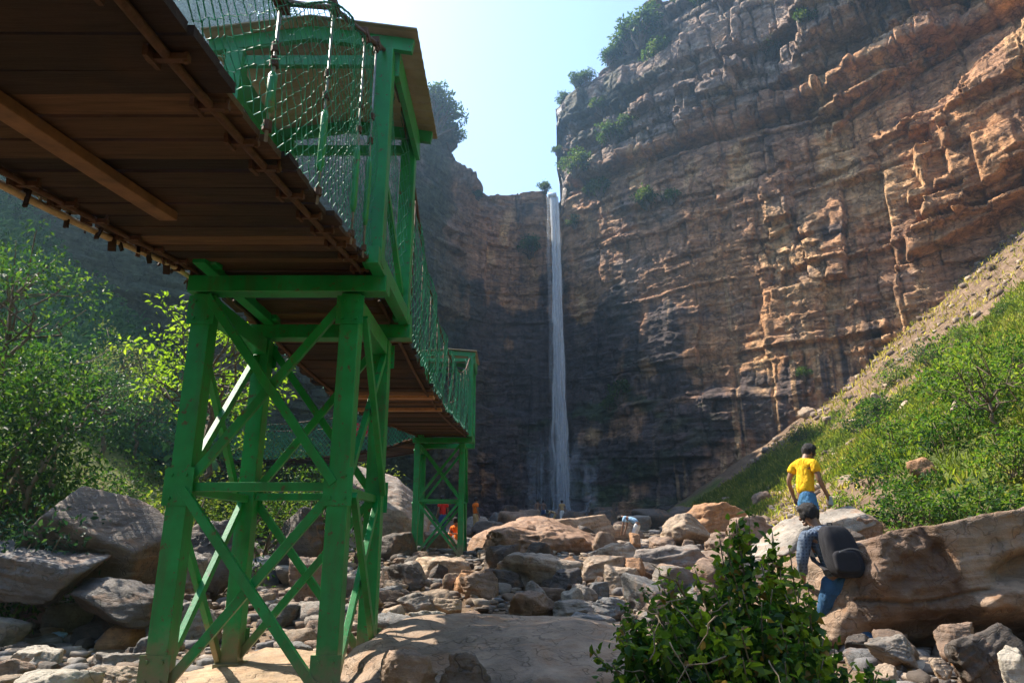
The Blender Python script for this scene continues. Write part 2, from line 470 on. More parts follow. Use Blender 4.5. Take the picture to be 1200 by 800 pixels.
    d = d - 1.0 * np.exp(-((Z - 47.2 - .8 * fbm(Sg / 11, 0, 0, 25, 3)) / .7) ** 2) * sstep(0, 4, su)  # dark undercut
    # channel of the fall
    d = d - .9 * np.exp(-(su / 1.3) ** 2) * sstep(30, 46, Z)
    fade = sstep(0, 1, (Z - z0) / 1.0)
    X = X0 + nx_[None, :] * d; Y = np.broadcast_to(py, Z.shape) + ny_[None, :] * d
    # the nose beside the fall is broken into blocks, not cut straight
    zb_ = np.floor(Z / 1.3 + .3 * fbm(Z / 2, 0, 0, 68, 2)); hz = _hash(zb_.astype(np.int64), np.zeros(Z.shape, np.int64), np.zeros(Z.shape, np.int64), 69) - .4
    nw = np.exp(-((X0 - 6.6) / 1.6) ** 2) * sstep(46.6, 48, Z)
    X = X + nw * (1.1 * hz + .9 * fbm(Z / 3.0, Y / 2, 0, 70, 4)); Y = Y - nw * .8 * hz
    # jagged top of upper tier follows the blocks
    V = [np.stack([X, Y, Z], -1)]
    # ---- plateau behind the brink
    NB = 26
    bk = np.r_[np.linspace(.25, 4, 12), np.linspace(5, 60, NB - 12)]
    xb, yb, zb = X[-1], Y[-1], Z[-1]
    for i, bdist in enumerate(bk):
        rise = .10 * bdist * nose + .05 * bdist + .35 * fbm(s / 2.2, bdist / 2, 0, 72, 3) * min(1, bdist)
        chan = np.exp(-((px - 5.5) / 1.0) ** 2)
        V.append(np.stack([xb - nx_ * bdist, yb - ny_ * bdist, zb + rise * (1 - chan)], -1)[None])
    V = np.concatenate(V, 0); nr, nc, _ = V.shape
    i = np.arange(nr * nc).reshape(nr, nc)
    F = np.stack([i[:-1, :-1].ravel(), i[:-1, 1:].ravel(), i[1:, 1:].ravel(), i[1:, :-1].ravel()], 1)
    # ---- mineral colours and water stains (they belong to the rock)
    z = V[..., 2]; sg = np.broadcast_to(s, z.shape); u = sg - Sc; x = V[..., 0]
    lix = np.vstack([li, np.repeat(li[-1:], nr - NV, 0)])
    bedc = np.random.RandomState(3).uniform(-1, 1, len(bd))[lix]
    orange = np.array([.55, .275, .12]); brown = np.array([.41, .215, .115]); grey = np.array([.27, .215, .18])
    tan = np.array([.70, .42, .20]); varn = np.array([.045, .045, .056]); pale = np.array([.46, .37, .28])
    wO = sstep(-.25, .55, fbm(sg / 8, z / 6, 1, 51, 4) + .55 * (sstep(8, 55, u)) - .22 + .12 * bedc)
    c = brown + (orange - brown) * wO[..., None]
    wT = sstep(.15, .5, fbm(sg / 3.2, z / 7, 1, 52, 4) + .25 * sstep(14, 50, u) - .05)
    c = c + (tan - c) * (.75 * wT)[..., None]
    wG = sstep(-.2, .3, fbm(sg / 5, z / 3, 2, 53, 4) + 1.1 * sstep(46, 50, z - .10 * np.clip(u, 0, 50)) - .55 * sstep(30, 55, u) - .42)
    c = c + (grey - c) * (.72 * wG)[..., None]
    wP = sstep(.32, .5, fbm(sg / 1.6, z / 1.2, 2, 54, 4)) * up_full(z) * .6
    c = c + (pale - c) * wP[..., None]
    streak = fbm(sg / 1.6, z / 10, 3, 55, 5) * .38 + .50 * fbm(sg / 6, z / 3.2, 3, 56, 5) + .30 * fbm(sg / 14, z / 9, 5, 66, 3)
    reg = 1.05 * np.exp(-((u - 6) / 24) ** 2) * (1 - sstep(24, 34, z + .22 * u + 5 * fbm(sg / 8, 0, 0, 57, 3))) \
        + .55 * np.exp(-((u - 0) / 5) ** 2) + .55 * (1 - sstep(0, 10, u + 10)) * (1 - sstep(26, 42, z)) + .25 * sstep(20, 30, u) * (1 - sstep(18, 24, z - .3 * u))
    wV = sstep(.06, .30, streak + .62 * reg - .27)
    c = c + (varn - c) * (.85 * wV)[..., None]
    # drip stains under the brow
    drip = sstep(.16, .45, .6 * fbm(sg / 1.3, z / 14, 6, 58, 5) + .55 * fbm(sg / 9, z / 8, 6, 67, 3)) * sstep(30, 46, z) * (1 - sstep(46, 48, z)) * sstep(2, 8, u)
    c = c + (varn - c) * (.5 * drip)[..., None]
    run = sstep(.2, .42, fbm(sg / .7, z / 18, 7, 59, 4)) * sstep(12, 20, u) * (1 - sstep(26, 38, z)) * (1 - sstep(30, 44, u))
    c = c + (np.array([.62, .37, .18]) - c) * (.85 * run)[..., None]
    moss = np.array([.045, .07, .018])
    wM = sstep(.05, .4, fbm(sg / 3, z / 1.6, 8, 60, 4) + .55 * np.exp(-((z - 15.6) / 1.3) ** 2) * np.exp(-((u - 7) / 9) ** 2) * 1.4 + .30 * (1 - sstep(10, 15, z)) * np.exp(-((u - 9) / 9) ** 2) - .18)
    wM = wM * np.clip(np.exp(-((u - 6) / 15) ** 2) + .0, 0, 1) * (1 - sstep(18, 24, z))
    c = c + (moss - c) * (.8 * wM)[..., None]
    vegt = sstep(.05, .3, fbm(sg / 3, z / 2, 9, 61, 4) + .35 * sstep(48, 56, z) * (1 - sstep(8, 30, u)) - .22) * sstep(44, 50, z) * (1 - sstep(10, 34, u))
    vegt[NV:] = np.maximum(vegt[NV:], .85)
    c = c + (np.array([.05, .06, .025]) - c) * (.75 * vegt)[..., None]
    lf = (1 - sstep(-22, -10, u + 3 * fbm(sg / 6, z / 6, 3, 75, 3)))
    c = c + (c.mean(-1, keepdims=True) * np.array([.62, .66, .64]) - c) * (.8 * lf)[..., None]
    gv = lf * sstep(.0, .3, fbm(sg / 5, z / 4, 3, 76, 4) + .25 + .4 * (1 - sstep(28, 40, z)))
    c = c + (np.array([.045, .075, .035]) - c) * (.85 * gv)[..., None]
    c = c * (1 + .12 * bedc[..., None])
    wet = np.exp(-((u - .3) / 6.5) ** 2) * (1 - sstep(9, 19, z)) + np.exp(-(u / 1.6) ** 2) * .9
    wet = np.clip(wet, 0, 1) * sstep(-.3, .3, fbm(sg / 2, z / 3, 4, 62, 3) + .15)
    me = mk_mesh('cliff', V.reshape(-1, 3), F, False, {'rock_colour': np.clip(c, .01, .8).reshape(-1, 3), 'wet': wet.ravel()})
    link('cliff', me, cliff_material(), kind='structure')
    return dict(V=V, NV=NV, s=s, px=px, top=top)

def up_full(z): return sstep(44, 50, z)
# ------------------------------------------------------------------ the green footbridge
def bridge_materials():
    M = {}
    m, nt = new_mat('green_paint'); co = objco(nt)
    n = noise_n(nt, co, 3.5, 8, .65).outputs['Fac']
    c = ramp(nt, n, [(.3, (.002, .16, .036)), (.55, (.003, .24, .058)), (.75, (.006, .30, .09))])
    mp = nd(nt, 'ShaderNodeMapping', ins={'Vector': co, 'Scale': (14, 14, 1.6)})
    run = ramp(nt, noise_n(nt, mp.outputs[0], 1, 6, .65).outputs['Fac'], [(.5, 0), (.7, .5)])
    c = mixc(nt, run, c, (.05, .09, .035))
    chip = ramp(nt, noise_n(nt, co, 17, 8, .75).outputs['Fac'], [(.59, 0), (.62, .9)])
    c = mixc(nt, chip, c, (.10, .05, .025))
    zz = nd(nt, 'ShaderNodeSeparateXYZ', ins={0: co}).outputs['Z']
    mud = mathn(nt, 'SUBTRACT', mathn(nt, 'MULTIPLY', noise_n(nt, co, 5, 7, .7).outputs['Fac'], 1.15), mathn(nt, 'MULTIPLY', mathn(nt, 'ABSOLUTE', zz), 1.25))
    c = mixc(nt, ramp(nt, mud, [(.12, 0), (.5, .85)]), c, (.20, .145, .09))
    finish(nt, c, ramp(nt, n, [(.3, .34), (.7, .52)]), noise_n(nt, co, 38, 5).outputs['Fac'], .12, .01, 0, .5)
    M['green'] = m
    m, nt = new_mat('weathered_planks'); co = objco(nt)
    mp = nd(nt, 'ShaderNodeMapping', ins={'Vector': co, 'Scale': (1.3, 14, 14)})
    g = noise_n(nt, mp.outputs[0], 2.2, 8, .65, .4).outputs['Fac']
    isl = nd(nt, 'ShaderNodeNewGeometry').outputs['Random Per Island']
    base = ramp(nt, isl, [(0, (.014, .009, .007)), (.45, (.030, .018, .012)), (.8, (.070, .039, .021)), (1, (.135, .075, .038))])
    c = mixc(nt, .85, base, ramp(nt, g, [(.3, .4), (.65, 1.35)]), 'MULTIPLY')
    blot = ramp(nt, noise_n(nt, co, 1.9, 6, .6).outputs['Fac'], [(.5, 0), (.72, .5)])
    c = mixc(nt, blot, c, (.075, .036, .017))
    finish(nt, c, .8, g, .5, .012, 0, .25); M['plank'] = m
    M['pale'] = plain('pale_wood', (.36, .17, .07), .7, .4, 9)
    M['batten'] = plain('brown_batten', (.16, .075, .030), .7, .5, 7, .3)
    M['rod'] = plain('bamboo_pole', (.46, .33, .18), .6, .4, 11)
    M['rust'] = plain('rusty_steel', (.085, .04, .022), .75, .5, 22, .4, .3)
    m, nt = new_mat('netting_wire'); co = objco(nt)
    c = ramp(nt, noise_n(nt, co, 2.2, 5).outputs['Fac'], [(.35, (.02, .17, .105)), (.65, (.05, .30, .20))])
    finish(nt, c, .6, None, metallic=0, spec=.3); M['net'] = m
    M['galv'] = plain('galvanised_steel', (.22, .23, .22), .45, .5, 14, .2, .6)
    m, nt = new_mat('roof_sheet'); co = objco(nt)
    c = ramp(nt, noise_n(nt, co, 2.4, 7, .65).outputs['Fac'], [(.3, (.20, .16, .10)), (.7, (.36, .31, .21))])
    finish(nt, c, .6, noise_n(nt, co, 12, 4).outputs['Fac'], .15, .01); M['roof'] = m
    M['red'] = plain('red_cloth', (.55, .02, .03), .8, .3, 9)
    M['conc'] = plain('footing_concrete', (.30, .24, .17), .9, .35, 7, .5)
    return M

def tower(name, label, M, xl, xr, yf, yr, ztop, zbase, pl, pr, zeave, zridge, eave_r, eave_l, simple=False):
    """steel trestle: xl/xr legs, yf/yr front and rear, posts pl/pr carry a low sheet roof"""
    root = thing(name, label, 'bridge tower', ((xl + xr) / 2, (yf + yr) / 2, zbase))
    G = M['green']; bv = .006
    wl = .142
    L = {}
    for ix, x in enumerate((xl, xr)):
        for iy, y in enumerate((yf, yr)):
            mb = MB(); mb.bar((x, y, zbase), (x, y, ztop), wl, wl, (1, 0, 0))
            o = mb.build('leg', G, root, bevel=bv)
            if not simple:
                for zg, hg in ((ztop - .13, .22), (zbase + (ztop - zbase) * .485, .26), (zbase + .16, .2)):
                    sx_ = -1 if ix == 0 else 1; sy_ = -1 if iy == 0 else 1; g = MB()
                    g.box((x - .10, y + sy_ * (wl / 2 + .001), zg - hg / 2), (x + .10, y + sy_ * (wl / 2 + .009), zg + hg / 2)) if sy_ > 0 else g.box((x - .10, y - wl / 2 - .009, zg - hg / 2), (x + .10, y - wl / 2 - .001, zg + hg / 2))
                    for bx_ in (-.05, .05):
                        for bz_ in (-hg * .3, hg * .3):
                            g.tube([(x + bx_, y + sy_ * (wl / 2 + .004), zg + bz_), (x + bx_, y + sy_ * (wl / 2 + .024), zg + bz_)], .013, 6)
                    g.build('gusset_plate', G, o)
            f = MB(); f.box((x - .11, y - .11, zbase - .08), (x + .11, y + .11, zbase + .012)); f.build('base_plate', G, o, bevel=.003)
            L[ix, iy] = (x, y)
    zm = zbase + (ztop - zbase) * .485
    h = wl / 2
    for y, sgn in ((yf, -1), (yr, 1)):
        mb = MB(); mb.bar((xl - .13, y + sgn * .0, ztop + .08), (xr + .26, y, ztop + .08), .15, .13)
        mb.build('cross_beam', G, root, bevel=bv)
        mb = MB(); mb.bar((xl + h, y, zm), (xr - h, y, zm), .065, .06); mb.build('strut', G, root, bevel=.003)
        for (za, zb) in ((zm + .02, ztop - .02), (zbase + .03, zm - .02)):
            for k in (0, 1):
                off = sgn * (.022 + .05 * k)
                x0, x1 = (xl + .03, xr - .03) if k == 0 else (xr - .03, xl + .03)
                mb = MB(); mb.bar((x0, y + off, za), (x1, y + off, zb), .045, .062)
                mb.build('cross_brace', G, root, bevel=.003)
    for x, sgn in ((xl, -1), (xr, 1)):
        mb = MB(); mb.bar((x + sgn * .0, yf + .09, ztop - .075), (x, yr - .09, ztop - .075), .12, .15); mb.build('side_beam', G, root, bevel=bv)
        mb = MB(); mb.bar((x, yf + h, zm - .02), (x, yr - h, zm - .02), .06, .06); mb.build('strut', G, root, bevel=.003)
        for (za, zb) in ((zm + .02, ztop - .15), (zbase + .03, zm - .05)):
            for k in (0, 1):
                off = sgn * (.03 + .056 * k)
                y0, y1 = (yf + .05, yr - .05) if k == 0 else (yr - .05, yf + .05)
                mb = MB(); mb.bar((x + off, y0, za), (x + off, y1, zb), .045, .06)
                mb.build('cross_brace', G, root, bevel=.003)
    # gateway above the deck
    zp = ztop + .16
    for x in (pl, pr):
        for y in (yf - .2, yr - .12):
            mb = MB(); mb.bar((x, y, zp), (x, y, zeave - .03), .14, .12, (1, 0, 0)); mb.build('post', G, root, bevel=bv)
    # outrigger channel that carries the posts on the right
    mb = MB(); mb.bar((pr + .02, yf - .34, ztop + .20), (pr + .02, yr + .12, ztop + .2), .09, .13); mb.build('sill_channel', G, root, bevel=.003)
    mb = MB(); mb.bar((pl - .02, yf - .34, ztop + .20), (pl - .02, yr + .12, ztop + .2), .09, .13); mb.build('sill_channel', G, root, bevel=.003)
    # roof frame
    xm = (pl + pr) / 2
    for y in (yf - .2, yr - .12):
        for (xa, xb) in ((eave_l, xm), (eave_r, xm)):
            mb = MB(); mb.bar((xa, y, zeave + .02), (xb, y, zridge + .02), .05, .12); mb.build('rafter', G, root, bevel=.003)
        mb = MB(); mb.bar((pl + .05, y, zeave - .12), (pr - .05, y, zeave - .12), .05, .09); mb.build('tie_beam', G, root, bevel=.003)
    for x, sg in ((pl, -1), (pr, 1)):
        mb = MB(); mb.bar((x + sg * .085, yf - .16, zeave - .1), (x + sg * .085, yr - .10, zeave - .1), .045, .24); mb.build('eave_beam', G, root, bevel=.003)
    mb = MB(); mb.bar((pr, yf - .12, zp + .95), (pr, yr - .2, zp + .25), .045, .06); mb.build('knee_brace', G, root, bevel=.003)
    # corrugated sheets
    mb = MB(); nseg = 26; y0, y1 = yf - .32, yr + .02
    for (xa, xb) in ((eave_l - .04, xm), (xm, eave_r + .04)):
        za, zb = (zeave + .1, zridge + .1) if xb == xm else (zridge + .1, zeave + .1)
        for i in range(nseg):
            ya, yb = y0 + (y1 - y0) * i / nseg, y0 + (y1 - y0) * (i + 1) / nseg
            da, db = (.014 if i % 2 else -.004), (-.004 if i % 2 else .014)
            t = .012
            mb.quadbox([(xa, ya, za + da), (xb, ya, zb + da), (xb, yb, zb + db), (xa, yb, za + db),
                        (xa, ya, za + da + t), (xb, ya, zb + da + t), (xb, yb, zb + db + t), (xa, yb, za + db + t)])
    mb.build('roof', M['roof'], root)
    return root

class Path3:
    def __init__(s, pts):
        s.p = np.array(pts, float)
        # smooth spline through the points by Catmull-Rom
        q = np.vstack([2 * s.p[0] - s.p[1], s.p, 2 * s.p[-1] - s.p[-2]]); out = []
        for i in range(1, len(q) - 2):
            for t in np.linspace(0, 1, 20, endpoint=False):
                a, b, c, d = q[i - 1], q[i], q[i + 1], q[i + 2]
                out.append(.5 * (2 * b + (c - a) * t + (2 * a - 5 * b + 4 * c - d) * t * t + (3 * b - a - 3 * c + d) * t ** 3))
        out.append(q[-2]); s.c = np.array(out)
        s.s = np.r_[0, np.cumsum(np.linalg.norm(s.c[1:] - s.c[:-1], axis=1))]; s.len = s.s[-1]
    def at(s, u): return np.stack([np.interp(u, s.s, s.c[:, k]) for k in range(3)], -1)
    def frame(s, u):
        a = s.at(u); t = s.at(np.minimum(u + .05, s.len)) - s.at(np.maximum(u - .05, 0))
        t = t / np.linalg.norm(t, axis=-1, keepdims=True)
        r = np.stack([t[..., 1], -t[..., 0], np.zeros_like(t[..., 0])], -1); r /= np.linalg.norm(r, axis=-1, keepdims=True)
        return a, t, r

def wires_mesh(lines, rad):
    """lines: (N, M, 3) polylines -> thin three sided tubes"""
    N, Mm, _ = lines.shape
    offs = np.array([(rad, 0, 0), (-rad * .6, rad * .9, 0), (-rad * .6, -rad * .9, 0)])
    V = (lines[:, :, None, :] + offs[None, None]).reshape(-1, 3)
    idx = np.arange(N * Mm * 3).reshape(N, Mm, 3); F = []
    for k in range(3):
        a, b = idx[:, :-1, k], idx[:, :-1, (k + 1) % 3]; c, d = idx[:, 1:, (k + 1) % 3], idx[:, 1:, k]
        F.append(np.stack([a.ravel(), b.ravel(), c.ravel(), d.ravel()], 1))
    return V, np.concatenate(F)

def netting(path, side, width, cable, cell, rad, u0, u1, seed, rowh=None, lean=.06):
    """chain link: neighbouring wires zigzag towards each other"""
    rng = np.random.RandomState(seed)
    n = int((u1 - u0) / cell); rowh = rowh or cell * .95
    us = u0 + (np.arange(n) + .5) * cell
    rows = int(2.4 / rowh) + 1
    jj = np.arange(rows)
    zig = np.where((jj[None, :] + np.arange(n)[:, None]) % 2 == 0, .5, -.5) * cell * 1.02
    U = us[:, None] + zig + .005 * rng.randn(n, rows)
    U = np.clip(U, 0, path.len)
    a, t, r = path.frame(U.ravel()); a = a.reshape(n, rows, 3); r = r.reshape(n, rows, 3)
    top = cable(U) - a[..., 2]
    hgt = np.minimum(jj[None, :] * rowh, top)
    P = a + r * (side * (width / 2 + lean * .3 + lean * np.sin(hgt * 2.2)[..., None] * .7))
    P = P + rng.randn(n, rows, 3) * .003
    fold = fbm(U / .55, hgt / 1.6, seed, seed, 3)
    P = P + r * (side * .11 * fold * np.minimum(1, hgt * 3))[..., None]
    P[..., 2] += hgt + .025 * np.sin(U * 3.1 + hgt * 2)
    return wires_mesh(P, rad)

def span(name, label, M, pts, width, cab, seed, near=False, susp=(), sides=(1, -1), cell=.062, rad=.0022, cat='footbridge span', batten=None, pale=()):
    path = Path3(pts); rng = random.Random(seed)
    root = thing(name, label, cat, tuple(path.at(path.len * .5)))
    off = np.array(root.location)
    # planks
    mb = MB(); u = 0.02; pb = MB(); k = 0
    while u < path.len - .05:
        w = rng.uniform(.15, .23); a, t, r = path.frame(np.array(u + w / 2))
        a, t, r = Vector(a), Vector(t), Vector(r); up = r.cross(t)
        ll, lr = width / 2 + rng.uniform(-.03, .07), width / 2 + rng.uniform(-.025, .035)
        th = rng.uniform(.028, .04); dz = rng.uniform(-.006, .006)
        c = a + up * (dz - th / 2)
        tgt = pb if any(abs(u - q) < .12 for q in pale) else mb
        if tgt is pb: c = c - up * .05
        tw = rng.uniform(-.012, .012)
        tgt.bar(c - r * ll + t * tw, c + r * lr - t * tw, w - rng.uniform(.008, .02), th, t)
        u += w; k += 1
    if near:
        for i in range(90):
            q = rng.uniform(.1, path.len - .1); A1, T1, R1 = path.frame(np.array(q))
            c = Vector(A1 - R1 * (width / 2 + rng.uniform(.0, .07)) + np.array([0, 0, -.02])); l = rng.uniform(.03, .12)
            mb.bar(c, c + Vector((rng.uniform(-.04, .03), rng.uniform(-.05, .05), -l)), rng.uniform(.01, .05), .012)
    mb.build('planking', M['plank'], root)
    if pb.v: pb.build('pale_plank', M['pale'], root)
    us = np.linspace(0, path.len, 60)
    a, t, r = path.frame(us)
    # bearers under the planks
    def rail(offset, dz, w, h, u0=0, u1=None):
        u1 = u1 if u1 is not None else path.len
        uu = np.linspace(u0, u1, 30); A, T, Rr = path.frame(uu); m = MB()
        pp = [Vector(A[i] + Rr[i] * offset + np.array([0, 0, dz])) for i in range(len(uu))]
        for p, q in zip(pp[:-1], pp[1:]): m.bar(p, q + (q - p) * .02, w, h)
        return m
    if batten is not None:
        rail(batten[0], -.065, .10, .05, batten[1], batten[2]).build('batten', M['batten'], root, bevel=.004)
    # edge cables and pole
    for sd in (1, -1):
        m = MB(); uu = np.linspace(0, path.len, 70); A, T, Rr = path.frame(uu)
        m.tube([Vector(A[i] + Rr[i] * (sd * (width / 2 - .09)) + np.array([0, 0, -.058])) for i in range(70)], .017, 6)
        ec = m.build('deck_cable', M['rust'], root, smooth=True)
        if near:
            q = .2
            while q < path.len - .1:
                cl = MB()
                A1, T1, R1 = path.frame(np.array(q)); c = Vector(A1 + R1 * (sd * (width / 2 - .09)) + np.array([0, 0, -.062])); T1 = Vector(T1); R1 = Vector(R1)
                cl.bar(c - R1 * .07, c + R1 * .07, .028, .022, T1); cl.bar(c - R1 * .05 + T1 * .04, c - R1 * .05 - T1 * .05, .016, .04)
                cl.tube([c + R1 * .06 + Vector((0, 0, -.02)), c + R1 * .06 + Vector((0, 0, .06))], .009, 5)
                if c.y > .5: cl.build('cable_clip', M['rust'], ec)
                q += .31 + rng.uniform(-.05, .05)
    if near:
        m = MB(); uu = np.linspace(0, path.len - .05, 40); A, T, Rr = path.frame(uu)
        m.tube([Vector(A[i] - Rr[i] * (width / 2 + .03) + np.array([0, 0, -.055 + .012 * math.sin(i * .7)])) for i in range(40)], .021, 7)
        m.build('edge_pole', M['rod'], root, smooth=True)
    # main cables, suspenders, netting
    for sd in sides:
        m = MB(); uu = np.linspace(0, path.len, 60); A, T, Rr = path.frame(uu); zc = cab(uu)
        cp = [Vector((A[i][0] + Rr[i][0] * sd * (width / 2 + .02), A[i][1] + Rr[i][1] * sd * (width / 2 + .02), zc[i])) for i in range(60)]
        m.tube(cp, .017, 6); mc = m.build('main_cable', M['rust'], root, smooth=True)
        for q in susp:
            A1, T1, R1 = path.frame(np.array(q)); zt = float(cab(np.array(q)))
            b = Vector(A1 + R1 * sd * (width / 2 + .02)); tp = Vector((b.x, b.y, zt))
            m = MB(); m.tube([b - Vector((0, 0, .07)), b.lerp(tp, .5), tp], .0085, 6); sp = m.build('suspender', M['galv'] if near else M['rust'], root, smooth=True)
            if near:
                m = MB(); z0 = b.lerp(tp, .10); z1 = b.lerp(tp, .42)
                m.tube([z0, z0.lerp(z1, .1), z0.lerp(z1, .9), z1], [.011, .021, .021, .011], 8); m.build('turnbuckle', M['green'], sp, smooth=True)
                for f in (.0, .5, .62, .97):
                    p = b.lerp(tp, f); m = MB(); m.tube([p - Vector((0, 0, .022)), p + Vector((0, 0, .022))], .021, 7)
                    if f > .9: m.bar(tp + Vector((0, -.05, 0)), tp + Vector((0, .05, 0)), .05, .05)
                    m.build('clamp', M['rust'], sp)
        V, F = netting(path, sd, width, cab, cell, rad, .03, path.len - .03, seed + (7 if sd > 0 else 3))
        link('netting', mk_mesh('netting', V - off, F), M['net'], root)
    return root, path

def build_bridge():
    M = bridge_materials()
    # near gateway tower (positions measured: legs 1.1 m apart, deck 2 m above eye height)
    zt = 1.75 + CZ
    tower('bridge_tower', 'large green steel bridge tower with roofed gateway, nearest to the viewer', M,
          -2.30, -1.20, 4.87, 6.10, zt, CZ - .99, -2.22, -1.02, 3.80 + CZ, 3.93 + CZ, -.80, -2.45)
    zt2 = 2.36 + CZ; zb2 = float(ground(-1.9, 18.4)) - .02
    tower('bridge_tower', 'small distant green steel bridge tower standing on a flat tan rock', M,
          -2.46, -1.30, 17.9, 19.1, zt2, zb2, -2.36, -1.10, 4.68 + CZ, 4.74 + CZ, -.98, -2.5, True)
    dz = .18
    # near span comes from behind the viewer and hangs over the left of the picture
    zdeck = lambda y: CZ + np.interp(y, [-9, -4, -1, .5, 1.69, 2.44, 3.3, 4.0, 4.75, 5.4], [1.9, 1.52, 1.44, 1.48, 1.56, 1.645, 1.76, 1.86, 1.975, 1.985])
    ys = [-9, -6, -3, -1, .5, 1.7, 2.5, 3.3, 4.0, 4.75, 5.4]
    pts = [(-1.755 - .0 * (5 - y), y, float(zdeck(y))) for y in ys]
    p_tmp = Path3(pts)
    def cab1(u):
        y = p_tmp.at(u)[..., 1]
        return CZ + np.interp(y, [-9, -4, -1, 1, 1.8, 2.5, 3.25, 4.16, 4.64, 5.5], [4.0, 2.35, 1.98, 2.0, 2.07, 2.28, 2.93, 3.47, 3.78, 3.84])
    def uy(y): return float(np.interp(y, p_tmp.c[:, 1], p_tmp.s))
    span('bridge_span', 'dark plank deck of the footbridge passing overhead in the upper left corner', M, pts, 1.42, cab1, 3, True,
         [uy(-3), uy(-1.2), uy(.3), uy(1.5), uy(2.5), uy(3.25), uy(4.0), uy(4.35)], batten=(-.16, 0, uy(3.46)), cell=.046, rad=.0027)
    # shackles at the top of the near posts
    # middle span between the two towers
    ys = [5.5, 6.1, 7.5, 9.15, 11, 12.9, 14.8, 16.4, 17.5, 18.3]
    zs = [1.99, 1.985, 1.93, 1.93, 2.0, 2.15, 2.32, 2.47, 2.57, 2.62]
    pts = [(-1.755 - .008 * (y - 6), y, z + CZ) for y, z in zip(ys, zs)]
    p2 = Path3(pts)
    def cab2(u):
        y = p2.at(u)[..., 1]
        return CZ + np.interp(y, [5.5, 5.9, 7, 8, 9, 10, 11.5, 13, 14.5, 16, 17.2, 17.9, 18.4], [3.84, 3.75, 3.32, 3.05, 2.93, 2.92, 2.98, 3.15, 3.45, 3.9, 4.45, 4.68, 4.7])
    def uy2(y): return float(np.interp(y, p2.c[:, 1], p2.s))
    span('bridge_span', 'sagging middle deck of the footbridge, hung with green netting between its two towers', M, pts, 1.42, cab2, 11, False,
         [uy2(y) for y in (6.6, 7.4, 8.3, 9.2, 10.2, 11.2, 12.2, 13.2, 14.2, 15.2, 16.2, 17)], cell=.075, rad=.0046, pale=(uy2(9.3), uy2(10.4)))
    # last span leaves the far tower towards the left bank
    pts = [(-1.95, 18.6, 2.60 + CZ), (-3.2, 19.7, 2.44 + CZ), (-5.2, 20.8, 2.3 + CZ), (-8, 22.0, 2.32 + CZ), (-11, 23.0, 2.5 + CZ), (-14, 24, 2.8 + CZ)]
    p3 = Path3(pts)
    cab3 = lambda u: p3.at(u)[..., 2] + 1.05 + .25 * np.abs(np.asarray(u) / p3.len - .45)
    span('bridge_span', 'last deck of the footbridge running left behind the towers to the wooded bank', M, pts, 1.3, cab3, 19, False,
         [1.5, 3, 4.5, 6, 7.5, 9], cell=.085, rad=.011)
    # a red rag tied on the last span
    mb = MB(); c = at(419, 503, 21.0)
    for i in range(7):
        x0 = c.x - .34 + i * .095; dz0 = .02 * math.sin(i * 1.7)
        mb.quadbox([(x0, c.y, c.z - .2 + dz0), (x0 + .095, c.y - .02, c.z - .22), (x0 + .095, c.y, c.z - .22), (x0, c.y + .02, c.z - .2 + dz0),
                    (x0, c.y, c.z + .2), (x0 + .095, c.y - .02, c.z + .19), (x0 + .095, c.y, c.z + .19), (x0, c.y + .02, c.z + .2)])
    o = mb.build('flag', M['red']); tag(o, 'small red rag tied to the netting of the last bridge span', 'flag')
    return M
# ------------------------------------------------------------------ people
def skin_mesh(name, verts, edges, radii, root=0, sub=2):
    """grow one continuous surface over a skeleton"""
    me = bpy.data.meshes.new('t'); me.from_pydata([tuple(v) for v in verts], edges, []); me.update()
    o = bpy.data.objects.new('t', me); COL.objects.link(o)
    m = o.modifiers.new('skin', 'SKIN'); m.use_smooth_shade = True; m.branch_smoothing = .6
    sv = me.skin_vertices[0].data
    for i, r in enumerate(radii):
        sv[i].radius = r if hasattr(r, '__len__') else (r, r)
        sv[i].use_root = (i == root)
    s = o.modifiers.new('sub', 'SUBSURF'); s.levels = sub; s.render_levels = sub
    bpy.context.view_layer.update()
    dg = bpy.context.evaluated_depsgraph_get()
    out = bpy.data.meshes.new_from_object(o.evaluated_get(dg)); out.name = name
    bpy.data.objects.remove(o); bpy.data.meshes.remove(me)
    V = np.array([v.co[:] for v in out.vertices]); F = [tuple(p.vertices) for p in out.polygons]
    bpy.data.meshes.remove(out)
    return V, F

def poly_mesh(name, parts):
    V = []; F = []
    for v, f in parts:
        n = len(V); V += [tuple(x) for x in v]; F += [tuple(i + n for i in q) for q in f]
    me = bpy.data.meshes.new(name); me.from_pydata(V, [], F); me.polygons.foreach_set('use_smooth', [True] * len(F)); me.update()
    return me

POSE = dict(pelvis=(0, 0, .93), belly=(0, 0, 1.08), chest=(0, 0, 1.27), nbase=(0, -.01, 1.43), neck=(0, .0, 1.49), head=(0, .02, 1.59), crown=(0, .015, 1.665),
            sl=(-.175, -.01, 1.40), el=(-.24, -.03, 1.12), wl=(-.25, .05, .88), sr=(.175, -.01, 1.40), er=(.24, -.03, 1.12), wr=(.25, .05, .88),
            hl=(-.09, 0, .90), kl=(-.10, .02, .50), al=(-.10, -.02, .09), tl=(-.105, .13, .04), hr=(.09, 0, .90), kr=(.10, .02, .50), ar=(.10, -.02, .09), tr=(.105, .13, .04),
            look=(0, 1, -.1))

